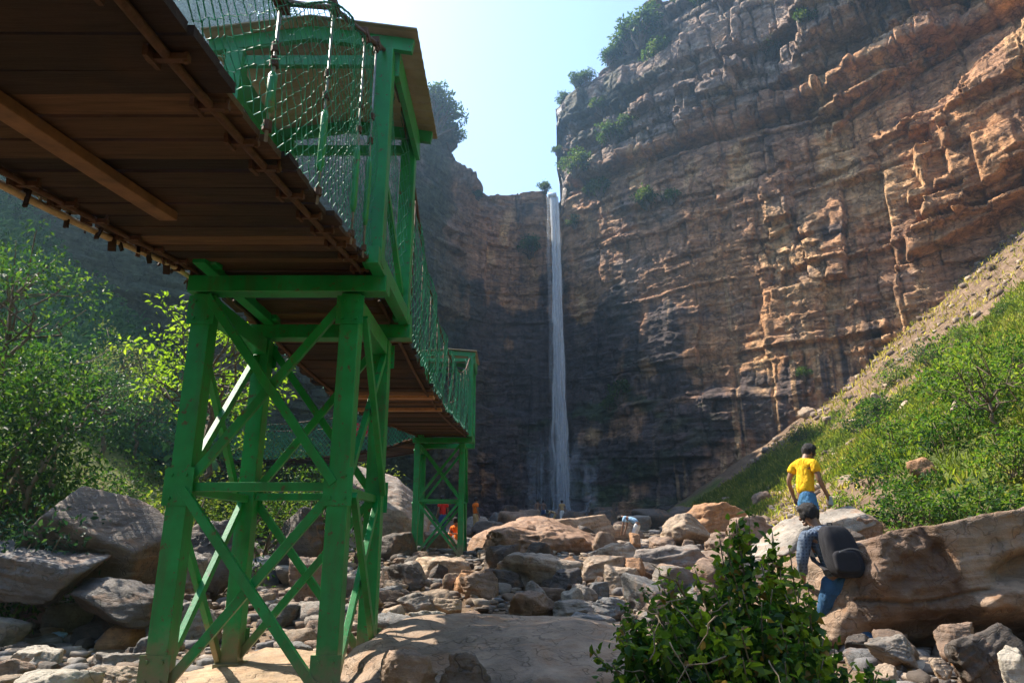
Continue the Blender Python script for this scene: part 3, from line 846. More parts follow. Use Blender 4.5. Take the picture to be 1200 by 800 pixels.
PM = {}
def cloth(name, col, check=None):
    if name in PM: return PM[name]
    m, nt = new_mat(name); co = objco(nt)
    n = noise_n(nt, co, 9, 5).outputs['Fac']
    c = ramp(nt, n, [(.3, tuple(x * .78 for x in col)), (.7, tuple(min(1, x * 1.12) for x in col))])
    if check:
        w = nd(nt, 'ShaderNodeTexWave', wave_type='BANDS', bands_direction='Z', ins={'Vector': co, 'Scale': 9, 'Distortion': .6}).outputs['Fac']
        w2 = nd(nt, 'ShaderNodeTexWave', wave_type='BANDS', bands_direction='X', ins={'Vector': co, 'Scale': 9, 'Distortion': .6}).outputs['Fac']
        c = mixc(nt, mathn(nt, 'MULTIPLY', mathn(nt, 'GREATER_THAN', mathn(nt, 'ADD', w, w2), 1.35), .75), c, check)
    mpf = nd(nt, 'ShaderNodeMapping', ins={'Vector': co, 'Scale': (7, 7, 3.2)})
    finish(nt, c, .85, noise_n(nt, mpf.outputs[0], 1.6, 4, .5, 1.2).outputs['Fac'], .8, .06, 0, .2)
    PM[name] = m; return m

def add_hand(w, e, side, s, curl=.5, thumb_dir=None):
    """palm direction continues the forearm; five fingers of unequal length"""
    w, e = Vector(w), Vector(e); d = (w - e).normalized()
    lat = Vector((0, 1, 0)); lat = (lat - d * lat.dot(d)).normalized(); nrm = d.cross(lat).normalized() * (-side)
    chains = []
    for k, (o, L) in enumerate(((.030, .072), (.010, .082), (-.010, .078), (-.028, .060))):
        b = w + d * .045 + lat * o * .7; k1 = w + d * .085 + lat * o; k2 = k1 + (d * (1 - curl * .5) + nrm * curl * .6) * L * .5; k3 = k2 + (d * (1 - curl) + nrm * curl) * L * .5
        chains.append(([b, k1, k2, k3], [.012, .010, .009, .0075]))
    b = w + d * .02 + lat * .02; chains.append(([b, w + d * .05 + lat * .045, w + d * .085 + lat * .055 + nrm * .02], [.013, .011, .008]))
    return chains

def human(name, label, loc, rz, scale, pose, skin, shirt, trousers, hair, sleeves=.55, legs=1.0, shoes=None, detail=True, robe=None, group=None):
    J = {k: Vector(v) for k, v in {**POSE, **pose}.items()}
    root = thing(name, label, 'person', loc, rz, group); root.scale = (scale,) * 3
    names = ['pelvis', 'belly', 'chest', 'nbase', 'neck', 'head', 'crown', 'sl', 'el', 'wl', 'sr', 'er', 'wr', 'hl', 'kl', 'al', 'tl', 'hr', 'kr', 'ar', 'tr']
    rad = dict(pelvis=(.125, .10), belly=(.125, .095), chest=(.145, .10), nbase=(.085, .075), neck=.060, head=(.090, .104), crown=(.078, .088), sl=.058, el=.040, wl=.028, sr=.058, er=.040, wr=.028,
               hl=.088, kl=.056, al=.040, tl=.034, hr=.088, kr=.056, ar=.040, tr=.034)
    verts = [J[n] for n in names]; radii = [rad[n] for n in names]; ix = {n: i for i, n in enumerate(names)}
    E = [('pelvis', 'belly'), ('belly', 'chest'), ('chest', 'nbase'), ('nbase', 'neck'), ('neck', 'head'), ('head', 'crown'), ('chest', 'sl'), ('sl', 'el'), ('el', 'wl'), ('chest', 'sr'), ('sr', 'er'), ('er', 'wr'),
         ('pelvis', 'hl'), ('hl', 'kl'), ('kl', 'al'), ('al', 'tl'), ('pelvis', 'hr'), ('hr', 'kr'), ('kr', 'ar'), ('ar', 'tr')]
    edges = [(ix[a], ix[b]) for a, b in E]
    for sd in ('l', 'r'):                                  # palms
        w, e = J['w' + sd], J['e' + sd]; d = (w - e).normalized()
        verts += [w + d * .05, w + d * (.09 if detail else .15)]; radii += [(.036, .018), (.034, .014) if detail else .016]
        edges += [(ix['w' + sd], len(verts) - 2), (len(verts) - 2, len(verts) - 1)]
    parts = [skin_mesh('body', verts, edges, radii, 0, 2 if detail else 1)]
    lk = J['look'].normalized(); up = (J['crown'] - J['neck']).normalized(); lk = (lk - up * lk.dot(up)).normalized(); sdv = lk.cross(up)
    H = J['head']
    def blob(c, r, axes, n=2):
        D, F = ico(n); A = np.array([a[:] for a in axes])
        return (np.array(c[:]) + (D * np.array(r)) @ A, [tuple(f) for f in F])
    if detail:
        for sd, s in (('l', -1), ('r', 1)):
            for ch, rr in add_hand(J['w' + sd], J['e' + sd], s, 1, .5):
                parts.append(skin_mesh('f', ch, [(i, i + 1) for i in range(len(ch) - 1)], rr, 0, 1))
        ax = (sdv, lk, up)
        parts.append(blob(H + lk * .098 - up * .005, (.013, .022, .024), ax)); parts.append(blob(H + lk * .085 - up * .045, (.028, .016, .010), ax))
        parts.append(blob(H + lk * .070 - up * .075, (.034, .030, .022), ax))
        for s in (-1, 1):
            parts.append(blob(H + sdv * s * .084 - up * .01 - lk * .005, (.010, .020, .030), ax))
    link('body', poly_mesh('body', parts), skin, root)
    if detail:
        eb = []
        for s in (-1, 1): eb.append(blob(H + lk * .086 + sdv * s * .033 + up * .012, (.013, .010, .008), (sdv, lk, up)))
        link('eyes', poly_mesh('eyes', eb), PM.setdefault('eye', plain('eye_dark', (.03, .02, .015), .3)), root)
    # hair: a cap over the top and back of the head
    D, F = ico(4 if detail else 3)
    A = np.array([sdv[:], lk[:], up[:]]); q = D.copy(); r = np.array([.104, .120, .124])
    face = (q[:, 1] > .25) & (q[:, 2] < .42); low = q[:, 2] < -.42 - .45 * sstep(.1, -.5, q[:, 1])
    k = np.where(face | low, .80, 1.0 + .05 * fbm(q[:, 0] * 4, q[:, 1] * 4, q[:, 2] * 4, 4, 3) + .13 * fbm(q[:, 0] * 11, q[:, 1] * 11, q[:, 2] * 8, 5, 3))
    P = np.array((H + up * .022)[:]) + (q * r * k[:, None]) @ A
    link('hair', mk_mesh('hair', P, F, True), hair, root)
    # clothes
    def lerp(a, b, t): return J[a].lerp(J[b], t)
    if shirt:
        hem = J['pelvis'] - Vector((0, 0, .04))
        vv = [hem, J['belly'], J['chest'], J['nbase'].lerp(J['chest'], .22), J['sl'], lerp('sl', 'el', sleeves) if sleeves <= 1 else J['el'], J['sr'], lerp('sr', 'er', sleeves) if sleeves <= 1 else J['er']]
        rr = [(.168, .135), (.156, .122), (.178, .128), (.125, .105), .088, .076, .088, .076]
        ee = [(0, 1), (1, 2), (2, 3), (3, 4), (4, 5), (3, 6), (6, 7)]
        if sleeves > 1:
            vv += [lerp('el', 'wl', sleeves - 1), lerp('er', 'wr', sleeves - 1)]; rr[5] = rr[7] = .062; rr += [.05, .05]; ee += [(5, 8), (7, 9)]
        vv.append(J['nbase'].lerp(J['neck'], .45)); rr.append((.074, .072)); ee.append((3, len(vv) - 1))
        V, F = skin_mesh('shirt', vv, ee, rr, 0, 2 if detail else 1)
        if detail:
            nz = fbm(V[:, 0] * 9, V[:, 1] * 9, V[:, 2] * 6, 12, 3); V = V + .012 * nz[:, None] * (V - V.mean(0)) / .25
        link('shirt', poly_mesh('shirt', [(V, F)]), shirt, root)
    if trousers:
        up_ = (J['belly'] - J['pelvis']).normalized()
        vv = [J['pelvis'] - up_ * .03, lerp('hl', 'kl', .22), lerp('hr', 'kr', .22), J['pelvis'] + up_ * .09]; rr = [(.165, .142), (.122, .126), (.122, .126), (.152, .128)]; ee = [(0, 1), (0, 2), (0, 3)]
        for a, b, c, h in (('hl', 'kl', 'al', 1), ('hr', 'kr', 'ar', 2)):
            if legs <= .5: vv.append(lerp(a, b, legs * 2)); rr.append(.104); ee.append((h, len(vv) - 1))
            else:
                vv.append(J[b]); rr.append(.086); ee.append((h, len(vv) - 1)); vv.append(lerp(b, c, (legs - .5) * 2)); rr.append(.070); ee.append((len(vv) - 2, len(vv) - 1))
        link('trousers', poly_mesh('trousers', [skin_mesh('trousers', vv, ee, rr, 0, 2 if detail else 1)]), trousers, root)
    if shoes:
        for sd in ('l', 'r'):
            a, t = J['a' + sd], J['t' + sd]
            V, F = skin_mesh('shoe', [a + (a - t) * .25 + Vector((0, 0, -.045)), a.lerp(t, .4) + Vector((0, 0, -.02)), t], [(0, 1), (1, 2)], [.045, .048, .038], 0, 1)
            link('shoe', poly_mesh('shoe', [(V, F)]), shoes, root)
    return root, J

def build_people():
    skin = plain('brown_skin', (.20, .105, .065), .55, .15, 6, .05); hairm = plain('black_hair', (.010, .008, .008), .85, .4, 40, .6)
    yellow = cloth('yellow_shirt', (.72, .42, .012)); denim = cloth('blue_denim', (.055, .16, .30)); jeans = cloth('dark_blue_jeans', (.03, .085, .17))
    plaid = cloth('checked_shirt', (.12, .155, .21), (.03, .045, .08)); red = cloth('red_clothes', (.60, .03, .02)); orange = cloth('orange_clothes', (.75, .16, .012)); white = cloth('white_clothes', (.72, .72, .70))
    blue = cloth('pale_blue_clothes', (.28, .45, .62)); khaki = cloth('tan_clothes', (.45, .30, .14)); navy = cloth('navy_clothes', (.03, .06, .16)); shoe = plain('blue_shoe', (.06, .20, .42), .6)
    # man in yellow, seen from behind, turned to the right and looking down
    p = at(951, 640, 10.75); z0 = CZ - .29
    V, F = None, None
    put_rock('boulder', 'brown rock ledge under the feet of the man in yellow', (p.x + .05, p.y + .1, z0 - .24), (1.5, 1.3, .52), BROWN, 390, 5, .4, flat=.55)
    root, J = human('person', 'man in yellow shirt and blue shorts looking down, standing above the light grey slab', (p.x, p.y, z0), R(-62), 1.0,
          dict(belly=(0, .015, 1.09), chest=(0, .05, 1.28), nbase=(0, .085, 1.44), neck=(.0, .12, 1.50), head=(.01, .18, 1.58), crown=(.01, .17, 1.66), sl=(-.18, .05, 1.405), sr=(.18, .05, 1.405), el=(-.26, -.04, 1.14), wl=(-.25, .03, .90),
               er=(.25, .04, 1.13), wr=(.22, .20, .93), kl=(-.11, .16, .52), al=(-.11, .08, .09), tl=(-.115, .23, .04), ar=(.10, -.14, .09), kr=(.10, -.02, .50), tr=(.105, .0, .03), look=(.35, 1, -.55)),
          skin, yellow, denim, hairm, .62, .43, shoe)
    # what he carries: a small pale phone in the right hand
    c = root.matrix_basis @ (J['wr'] + Vector((0, .07, -.10))); mb = MB(); mb.box((-.035, -.006, -.072), (.035, .006, .072)); o = mb.build('phone', plain('phone_case', (.45, .62, .70), .3), bevel=.004)
    o.location = c; o.rotation_euler = (.5, .2, R(-48)); tag(o, 'pale blue phone in the right hand of the man in yellow', 'phone')
    # man with the backpack, leaning forward to the left
    p = at(993, 766, 7.7); z0 = CZ - 1.34
    root, J = human('person', 'man in checked shirt and jeans carrying a dark backpack, walking behind the leafy bush', (p.x, p.y, z0), R(8), 1.0,
          dict(pelvis=(0, -.02, .92), belly=(-.015, .02, 1.09), chest=(-.05, .08, 1.28), nbase=(-.085, .13, 1.43), neck=(-.10, .16, 1.49), head=(-.125, .21, 1.575), crown=(-.13, .205, 1.66), sl=(-.25, .10, 1.37), sr=(.11, .10, 1.41), el=(-.32, .12, 1.07), wl=(-.22, .30, .90),
               er=(.26, .12, 1.08), wr=(.24, .32, .92), hl=(-.09, -.03, .89), hr=(.09, -.03, .89), kl=(-.11, .17, .52), al=(-.11, .10, .10), tl=(-.115, .25, .05), kr=(.10, -.06, .49), ar=(.11, -.36, .17), tr=(.115, -.25, .05), look=(-.9, 1, -.35)),
          skin, plaid, jeans, hairm, 1.75, 1.0, shoe)
    M = root.matrix_basis
    bp = thing('backpack', 'large dark grey backpack on the back of the man in the checked shirt', 'backpack', tuple(M @ Vector((-.03, -.07, 1.20))), R(8))
    dark = plain('dark_pack_cloth', (.010, .010, .015), .95, .3, 18, .4); strapm = plain('pack_strap', (.025, .024, .028), .8)
    D, F = ico(5); n = np.abs(D); sq = (n ** 4).sum(1) ** -.25; P = D * sq[:, None] * np.array([.175, .125, .265]); 
    P[:, 1] *= 1 - .35 * np.clip(P[:, 2] / .33, -.2, 1); P[:, 0] *= 1 - .22 * np.clip(P[:, 2] / .33, 0, 1) ** 2
    P = P * (1 + .03 * fbm(D[:, 0] * 4, D[:, 1] * 4, D[:, 2] * 4, 6, 3))[:, None]
    P[:, 1] -= .08 - P[:, 2] * .20; P[:, 0] -= P[:, 2] * .10
    link('pack', mk_mesh('pack', P, F, True), dark, bp)
    P2 = D * sq[:, None] * np.array([.135, .04, .11]); P2[:, 0] -= .03; P2[:, 1] -= .145 + .05 - (P2[:, 2] - .09) * .22; P2[:, 2] -= .10
    pk = link('front_pocket', mk_mesh('front_pocket', P2, F, True), dark, bp)
    mb = MB()
    for k in range(9):
        t0, t1 = k / 9, (k + 1) / 9; f = lambda t: Vector((-.13 + .26 * t, -.262 + .02 * math.sin(3.14 * t) * -1, -.005 + .035 * math.sin(3.14 * t)))
        mb.bar(f(t0), f(t1), .008, .012)
    mb.build('zip', PM.setdefault('zip', plain('zip_grey', (.16, .16, .17), .5)), pk, local=True)
    for s in (-1, 1):
        mb = MB(); q = [Vector((s * .11, .07, .20)), Vector((s * .12, .20, .255)), Vector((s * .125, .31, .20)), Vector((s * .14, .30, .05)), Vector((s * .16, .17, -.10)), Vector((s * .15, -.03, -.19))]
        for a, b in zip(q[:-1], q[1:]): mb.bar(a, b + (b - a) * .05, .055, .014)
        mb.build('shoulder_strap', strapm, bp, local=True, bevel=.004)
    mb = MB(); mb.tube([(-.03, .05, .25), (-.025, .06, .29), (.025, .06, .29), (.03, .05, .25)], .008, 6); mb.build('handle', strapm, bp, smooth=True, local=True)
    # small figures by the far tower and at the pool
    def far(label, px, py, Y, hgt, rz, shirt, tr, pose=None, sleeves=.6, legs=1, z=None):
        q = at(px, py, Y); z = float(ground(q.x, q.y)) if z is None else q.z
        human('person', label, (q.x, q.y, z), R(rz), hgt / 1.7, pose or {}, skin, shirt, tr, hairm, sleeves, legs, None, False, None, 'people by the pool')
    sit = dict(pelvis=(0, 0, .18), belly=(0, .05, .34), chest=(0, .10, .52), nbase=(0, .14, .68), neck=(0, .16, .73), head=(0, .19, .83), crown=(0, .19, .90), sl=(-.17, .10, .64), sr=(.17, .10, .64), el=(-.24, .2, .42), er=(.24, .2, .42), wl=(-.12, .42, .42), wr=(.12, .42, .42),
               hl=(-.09, .02, .17), hr=(.09, .02, .17), kl=(-.14, .40, .42), kr=(.14, .40, .42), al=(-.12, .38, .08), ar=(.12, .38, .08), tl=(-.12, .52, .04), tr=(.12, .52, .04))
    bend = dict(pelvis=(0, -.1, .78), belly=(0, .08, .88), chest=(0, .28, .94), nbase=(0, .42, .98), neck=(0, .47, .99), head=(0, .56, .97), crown=(0, .63, .95), sl=(-.17, .36, .95), sr=(.17, .36, .95), el=(-.2, .42, .68), er=(.2, .42, .68), wl=(-.16, .5, .45), wr=(.16, .5, .45),
                hl=(-.09, -.1, .76), hr=(.09, -.1, .76), kl=(-.11, .06, .42), kr=(.11, .06, .42), al=(-.1, -.06, .09), ar=(.1, -.06, .09), tl=(-.1, .08, .04), tr=(.1, .08, .04))
    far('person in red top and blue trousers standing behind the small distant tower', 518, 630, 28, 1.62, 40, red, navy)
    far('person in orange sitting between the legs of the small distant tower', 536, 640, 21.5, 1.5, 160, orange, orange, sit, z=1)
    far('person in orange standing just right of the small distant tower', 557, 628, 31, 1.55, -60, orange, khaki)
    far('bather in white shorts, left one of the pair below the falling water', 630, 615, 52, 1.65, 30, None, white, None, .6, .4)
    far('bather in dark shorts, right one of the pair below the falling water', 637, 615, 52.5, 1.6, -20, None, navy, None, .6, .4)
    far('person in tan clothes on the boulder crest, left of two', 650, 615, 50, 1.5, 80, khaki, khaki, bend)
    far('person in tan clothes on the boulder crest, right of two', 659, 615, 51, 1.6, 10, khaki, white)
    far('person in pale grey bending far back between the pair and the tan crest people', 644, 615, 56, 1.5, 100, white, navy, bend)
    far('person in pale blue and white crouching on the stones left of the bush top', 746, 638, 23, 1.5, 60, blue, white, bend, z=1)

def litter():
    m = plain('blue_plastic', (.28, .50, .72), .35, .35, 12, .5)
    for i, (px, py, sz, lab) in enumerate(((70, 738, .12, 'crumpled pale blue plastic bag on the stones at lower left, upper piece'), (66, 752, .10, 'torn blue plastic scrap below the crumpled bag at lower left'))):
        q = hit(px, py, 4); D, F = ico(4)
        P = D * np.array([1, .7, .35]) * sz * (1 + .5 * fbm(D[:, 0] * 3 + i, D[:, 1] * 3, D[:, 2] * 3, 40 + i, 4))[:, None]
        o = link('plastic_bag', mk_mesh('plastic_bag', P, F, False), m, None, q + Vector((0, 0, .07))); tag(o, lab, 'litter')
# ------------------------------------------------------------------ rocks and boulders
_ico = {}
def ico(sub):
    if sub not in _ico:
        bm = bmesh.new(); bmesh.ops.create_icosphere(bm, subdivisions=sub, radius=1)
        V = np.array([v.co[:] for v in bm.verts]); F = np.array([[v.index for v in f.verts] for f in bm.faces]); bm.free()
        V /= np.linalg.norm(V, axis=1, keepdims=True); _ico[sub] = (V, F)
    return _ico[sub]

def rock_mesh(seed, dims, sub=4, k=12, sharp=30, rough=.05, flat=.5, planes=None, dmin=.62):
    """an angular boulder: rounded intersection of random joint planes, then weathered"""
    rng = np.random.RandomState(seed)
    D, F = ico(sub)
    if planes is None:
        n = rng.normal(size=(k, 3)); n[:, 2] *= .8; n /= np.linalg.norm(n, axis=1, keepdims=True)
        dd = rng.uniform(dmin, 1.0, k)
        t = rng.normal(size=(2, 2)) * .12
        n = np.vstack([n, [[t[0, 0], t[0, 1], 1]], [[t[1, 0], t[1, 1], -1]]]); dd = np.r_[dd, flat + .25, .8]
    else:
        n = np.array([p[:3] for p in planes], float); dd = np.array([p[3] for p in planes], float)
    n /= np.linalg.norm(n, axis=1, keepdims=True)
    q = np.maximum(D @ n.T, 1e-4) / dd
    r = ((q ** sharp).sum(1)) ** (-1 / sharp)
    V = D * np.minimum(r, 1.6)[:, None]
    if planes is None:
        mx = np.abs(V).max(0); V = V / mx
    V = V * np.array(dims) / 2
    s = max(dims); L = V / s
    o = seed * 3.7
    tilt = L[:, 2] + .25 * L[:, 0] * math.sin(seed) + .2 * L[:, 1] * math.cos(seed)
    disp = rough * s * (1.0 * fbm(L[:, 0] * 3 + o, L[:, 1] * 3, L[:, 2] * 3, seed, 4)
                        + .75 * (np.abs(fbm(L[:, 0] * 7 + o, L[:, 1] * 7, L[:, 2] * 9, seed + 5, 3)))
                        + .55 * fbm(L[:, 0] * 2 + o, L[:, 1] * 2, tilt * 24, seed + 9, 3)
                        - .9 * np.exp(-(np.abs(vnoise(L[:, 0] * 2.6 + o, L[:, 1] * 2.6, L[:, 2] * 2.6, seed + 21)) / .035) ** 2) * .35)
    if sub >= 5: disp = disp + rough * s * .22 * fbm(L[:, 0] * 28 + o, L[:, 1] * 28, L[:, 2] * 34, seed + 12, 3)
    V = V + D * disp[:, None]
    return V, F

BROWN, TAN, GREY, SLATE, DARK, RUSTY, PALE = (.235, .155, .105), (.37, .27, .185), (.24, .205, .17), (.155, .15, .145), (.085, .066, .053), (.36, .185, .085), (.40, .35, .28)
ROCKS = []                                # (object, world position, size)

def put_rock(name, label, loc, dims, tone, seed, sub=5, rz=0.0, tilt=(0, 0), cat='boulder', group='boulders of the river bed', **kw):
    V, F = rock_mesh(seed, dims, sub, **kw)
    me = mk_mesh(name, V, F, True)
    o = link(name, me, ROCK); o.location = loc; o.rotation_euler = (tilt[0], tilt[1], rz)
    rng = random.Random(seed); j = rng.uniform(.88, 1.12)
    o.color = (tone[0] * j, tone[1] * j, tone[2] * j, 1)
    if label: tag(o, label, cat, group)
    ROCKS.append((o, Vector(loc), max(dims)))
    return o

def px_rock(name, label, x0, y0, x1, y1, tone, seed, Y=None, depth=.8, sink=.25, rz=0.0, tilt=(0, 0), sub=5, **kw):
    """a boulder that spans about x0..x1, y0..y1 in the photograph, standing where its foot meets the ground"""
    cx = (x0 + x1) / 2
    g = hit(cx, y1) if Y is None else at(cx, y1, Y)
    d = proj(g)[2]; w = (x1 - x0) / FPX * d
    h = (y1 - y0) / FPX * d
    dp = w * depth
    h = max(.12 * w, h - dp * .35 * max(.0, (y1 - 630) / 400))
    full = h * (1 + sink)
    loc = (g.x * 1.0, g.y + dp * .42, g.z + h / 2 - full * .0 - h * sink * .5)
    return put_rock(name, label, loc, (w * 1.05, dp, full), tone, seed, sub, rz, tilt, **kw)

def build_rocks():
    B = 'boulder'
    # --- the foreground slab, its top sloping gently to the viewer
    pl = [(.0, -.10, 1, .62), (0, .5, 1, 1.0), (-.35, -1, .25, .86), (.1, -1, .5, .92), (-1, -.3, .3, .88), (-1, .6, .2, .95), (1, .1, .3, .98), (0, 1, .3, .95), (.6, 1, .3, 1), (0, 0, -1, .9), (.8, -.8, .3, 1.0), (-.5, -.2, 1, .80)]
    put_rock('foreground_slab', 'broad smooth foreground slab half in the shade of the bridge, left of the leafy bush', (.05, 5.45, .19), (2.8, 2.6, .95), (.32, .225, .155), 301, 6, .12, (.06, .02), planes=pl, rough=.022, sharp=11)
    px_rock(B, 'rough broken block at the near left corner of the broad foreground slab', 432, 756, 506, 830, (.29, .20, .14), 302, Y=4.3, depth=.7, rough=.08)
    px_rock(B, 'jagged dark block leaning on the near edge of the broad foreground slab', 500, 762, 572, 840, (.20, .15, .115), 303, Y=4.1, depth=.6, rough=.07, k=9)
    put_rock('flat_rock', 'flat sandy tan slab on which the large bridge tower stands', (-1.75, 5.75, .085), (2.9, 2.5, .34), (.42, .29, .175), 304, 5, .3, rough=.02, flat=.2, sharp=24)
    # --- left bank
    pl = [(.62, -.42, .75, .36), (-.75, -.35, .55, .66), (.30, -1, -.50, .48), (1, -.1, -.3, .85), (0, 1, .2, .8), (0, 0, -1, .7), (-.3, .7, 1, .72)]
    put_rock(B, 'large slanted boulder with a smooth sunlit face below the left bank bushes', tuple(at(108, 628, 8.6)), (1.6, 1.6, 1.62), (.135, .098, .072), 310, 6, .0, (.0, .0), planes=pl, rough=.022, sharp=20)
    put_rock(B, 'dark rounded boulder at the left picture edge under the slanted boulder', tuple(at(36, 672, 8.0)), (1.5, 1.4, .6), (.12, .11, .105), 311, 6, .2, (0, .1), rough=.05, k=8)
    put_rock(B, 'long dark slab sloping down to the right, under the large slanted boulder', tuple(at(142, 702, 7.9)), (1.3, .9, .40), (.075, .06, .05), 312, 5, -.2, (0, .22), rough=.03)
    px_rock(B, 'dull reddish boulder at the left edge above the pale bottom stones', 0, 712, 46, 744, (.25, .15, .12), 313)
    px_rock(B, 'pale flat stone at the left edge, upper of the two in the corner', -16, 752, 56, 785, PALE, 314, depth=.9)
    px_rock(B, 'pale flat stone in the bottom left corner of the picture', -20, 778, 92, 830, PALE, 315, depth=.7)
    px_rock(B, 'long narrow grey slab left of the large tower foot, lower one', 78, 778, 172, 806, TAN, 316, depth=.5, rz=.15)
    px_rock(B, 'long narrow grey slab left of the large tower foot, upper one', 92, 764, 180, 786, GREY, 317, depth=.35, rz=.2)
    px_rock(B, 'slate slab standing tilted beside the large tower left leg', 128, 715, 172, 738, SLATE, 318)
    px_rock(B, 'small flat slate stone below the dark slab on the left', 90, 738, 138, 762, SLATE, 319)
    px_rock(B, 'small flat grey stone right of the reddish boulder', 14, 744, 62, 762, GREY, 320)
    px_rock(B, 'brown block wedged under the long dark slab', 86, 698, 132, 722, BROWN, 321)
    px_rock(B, 'dark boulder behind the large tower left leg', 200, 610, 268, 690, DARK, 322, Y=10.5)
    px_rock(B, 'grey sunlit block seen between the left legs of the large tower', 205, 645, 236, 690, GREY, 323, Y=9.2)
    px_rock(B, 'long slab slanting behind the lower braces of the large tower', 178, 700, 262, 760, GREY, 324, depth=.5, tilt=(0, -.35))
    px_rock(B, 'dark overhanging boulder shaded behind the large tower', 305, 590, 388, 668, DARK, 325, Y=12.5)
    px_rock(B, 'brown boulder in the shade low behind the large tower', 330, 650, 380, 700, BROWN, 326, Y=10.2)
    px_rock(B, 'dark blue grey stone between the rear legs of the large tower', 312, 752, 362, 794, SLATE, 327, Y=6.6)
    pl = [(.15, -.5, 1, .55), (.8, -.3, .8, .62), (-1, -.2, .2, .85), (.5, -1, .1, .7), (1, 0, -.1, .9), (0, 1, .1, .9), (0, 0, -1, .8), (-.5, -.8, .4, .8)]
    put_rock(B, 'huge pale grey boulder between the two green towers', tuple(at(440, 614, 21.5)), (3.6, 3.4, 3.3), (.30, .245, .20), 328, 6, .1, (0, .1), planes=pl, rough=.03)
    px_rock(B, 'dark round boulder at the foot of the huge pale boulder', 425, 622, 488, 668, DARK, 329, Y=17.0)
    # --- midstream
    pl = [(.05, -.25, 1, .5), (.5, -.2, 1, .66), (-.6, -.1, 1, .66), (-.1, -1, .35, .7), (.3, -1, -.6, .62), (-1, -.3, .2, .9), (1, -.3, .1, .95), (0, 1, .2, .9), (0, 0, -1, .7)]
    put_rock(B, 'biggest rust brown boulder in midstream with dark undercut below', tuple(at(634, 641, 19.3)), (3.1, 2.6, 2.2), (.26, .155, .095), 330, 6, .05, (0, .08), planes=pl, rough=.06)
    put_rock(B, 'broad sunlit boulder behind the biggest midstream boulder, bathers on top', tuple(at(645, 626, 24)), (4.0, 3.0, 1.3), (.33, .22, .14), 331, 6, .3, rough=.03, flat=.3)
    px_rock(B, 'rounded boulder right behind the biggest midstream boulder', 672, 622, 722, 650, BROWN, 332, Y=21)
    px_rock(B, 'long flat slab lying in front of the biggest midstream boulder', 560, 648, 688, 690, (.30, .23, .17), 333, depth=.5, rz=-.35, tilt=(0, .10))
    px_rock(B, 'tan ledge of rock under the small distant tower', 478, 650, 560, 678, TAN, 334, depth=.8, flat=.3)
    px_rock(B, 'big dark faceted boulder in front of the small distant tower', 440, 660, 500, 694, DARK, 335)
    px_rock(B, 'dark cleft boulder right of centre, beside the round tan boulder', 640, 666, 690, 698, (.07, .06, .055), 336)
    px_rock(B, 'round pale tan boulder left of the leafy bush', 708, 660, 756, 698, TAN, 337)
    px_rock(B, 'wide sloping tan boulder behind the round tan boulder', 668, 648, 740, 684, TAN, 338, depth=.9)
    px_rock(B, 'dark wet boulder left of the round tan boulder', 682, 682, 716, 702, SLATE, 339)
    px_rock(B, 'brown humped boulder in the middle of the stones', 528, 670, 582, 702, BROWN, 340)
    px_rock(B, 'dark split stone beside the brown humped boulder', 578, 668, 620, 690, DARK, 341)
    px_rock(B, 'large brown boulder just above the broad foreground slab', 592, 690, 654, 724, BROWN, 342)
    px_rock(B, 'flat tan stone left of the foreground slab corner', 507, 698, 550, 724, TAN, 343)
    px_rock(B, 'flat grey stone in the row above the foreground slab', 464, 694, 510, 716, GREY, 344)
    px_rock(B, 'square tan stone beside the rear right leg of the large tower', 436, 710, 470, 742, TAN, 345)
    px_rock(B, 'pale stepped stone just left of the foreground slab crest', 470, 716, 520, 738, PALE, 346)
    px_rock(B, 'flat blue grey slab at the back edge of the foreground slab', 648, 718, 722, 742, SLATE, 347, depth=.6)
    px_rock(B, 'dark slab leaning beside the blue grey slab', 696, 700, 738, 726, SLATE, 348, depth=.7)
    px_rock(B, 'rounded stone between the large brown boulder and blue grey slab', 650, 702, 704, 724, GREY, 349)
    px_rock(B, 'slate stone left under the dark boulder by the towers', 440, 686, 474, 702, SLATE, 350)
    px_rock(B, 'long grey boulder under the wooded left bank by the towers', 380, 668, 440, 700, GREY, 351)
    # --- right of midstream
    px_rock(B, 'orange sunlit boulder with a flat sloping top, highest on the right', 802, 582, 884, 626, RUSTY, 352, Y=21, tilt=(0, -.22), k=9)
    px_rock(B, 'pale blunt boulder left of the orange sunlit boulder', 770, 600, 842, 634, TAN, 353, Y=19.5)
    px_rock(B, 'small pale boulder at the foot of the slope below the waterfall', 716, 614, 752, 634, TAN, 354, Y=26)
    px_rock(B, 'long low tan boulder in the middle right, behind the bush', 690, 632, 764, 664, TAN, 355, depth=.8)
    px_rock(B, 'long dark ledge boulder directly behind the bush top', 752, 640, 842, 676, (.22, .18, .15), 356, depth=.6)
    px_rock(B, 'tan boulder between ledge boulder and orange boulder', 824, 622, 888, 654, BROWN, 357)
    px_rock(B, 'brown boulder half hidden behind the top of the bush', 832, 650, 882, 690, BROWN, 358)
    px_rock(B, 'flat brown boulder right below the orange boulder', 852, 604, 912, 632, (.30, .20, .14), 359, Y=17)
    px_rock(B, 'small boulder left of the man in white and blue', 722, 634, 752, 650, GREY, 367)
    # --- by the two walkers
    pl = [(.25, -.35, 1, .45), (-.8, -.1, .5, .8), (1, -.25, .1, .9), (.1, -1, .15, .6), (0, 1, .3, .8), (0, 0, -1, .6), (.9, -.6, .5, .86)]
    put_rock(B, 'smooth light grey slab at the feet of the man in yellow', tuple(at(962, 617, 10.1)), (1.5, 1.1, .5), (.27, .235, .195), 360, 6, .12, (0, -.27), planes=pl, rough=.018, sharp=22)
    px_rock(B, 'dark angular rock right of the light grey slab', 1000, 602, 1048, 636, BROWN, 361, Y=9.8)
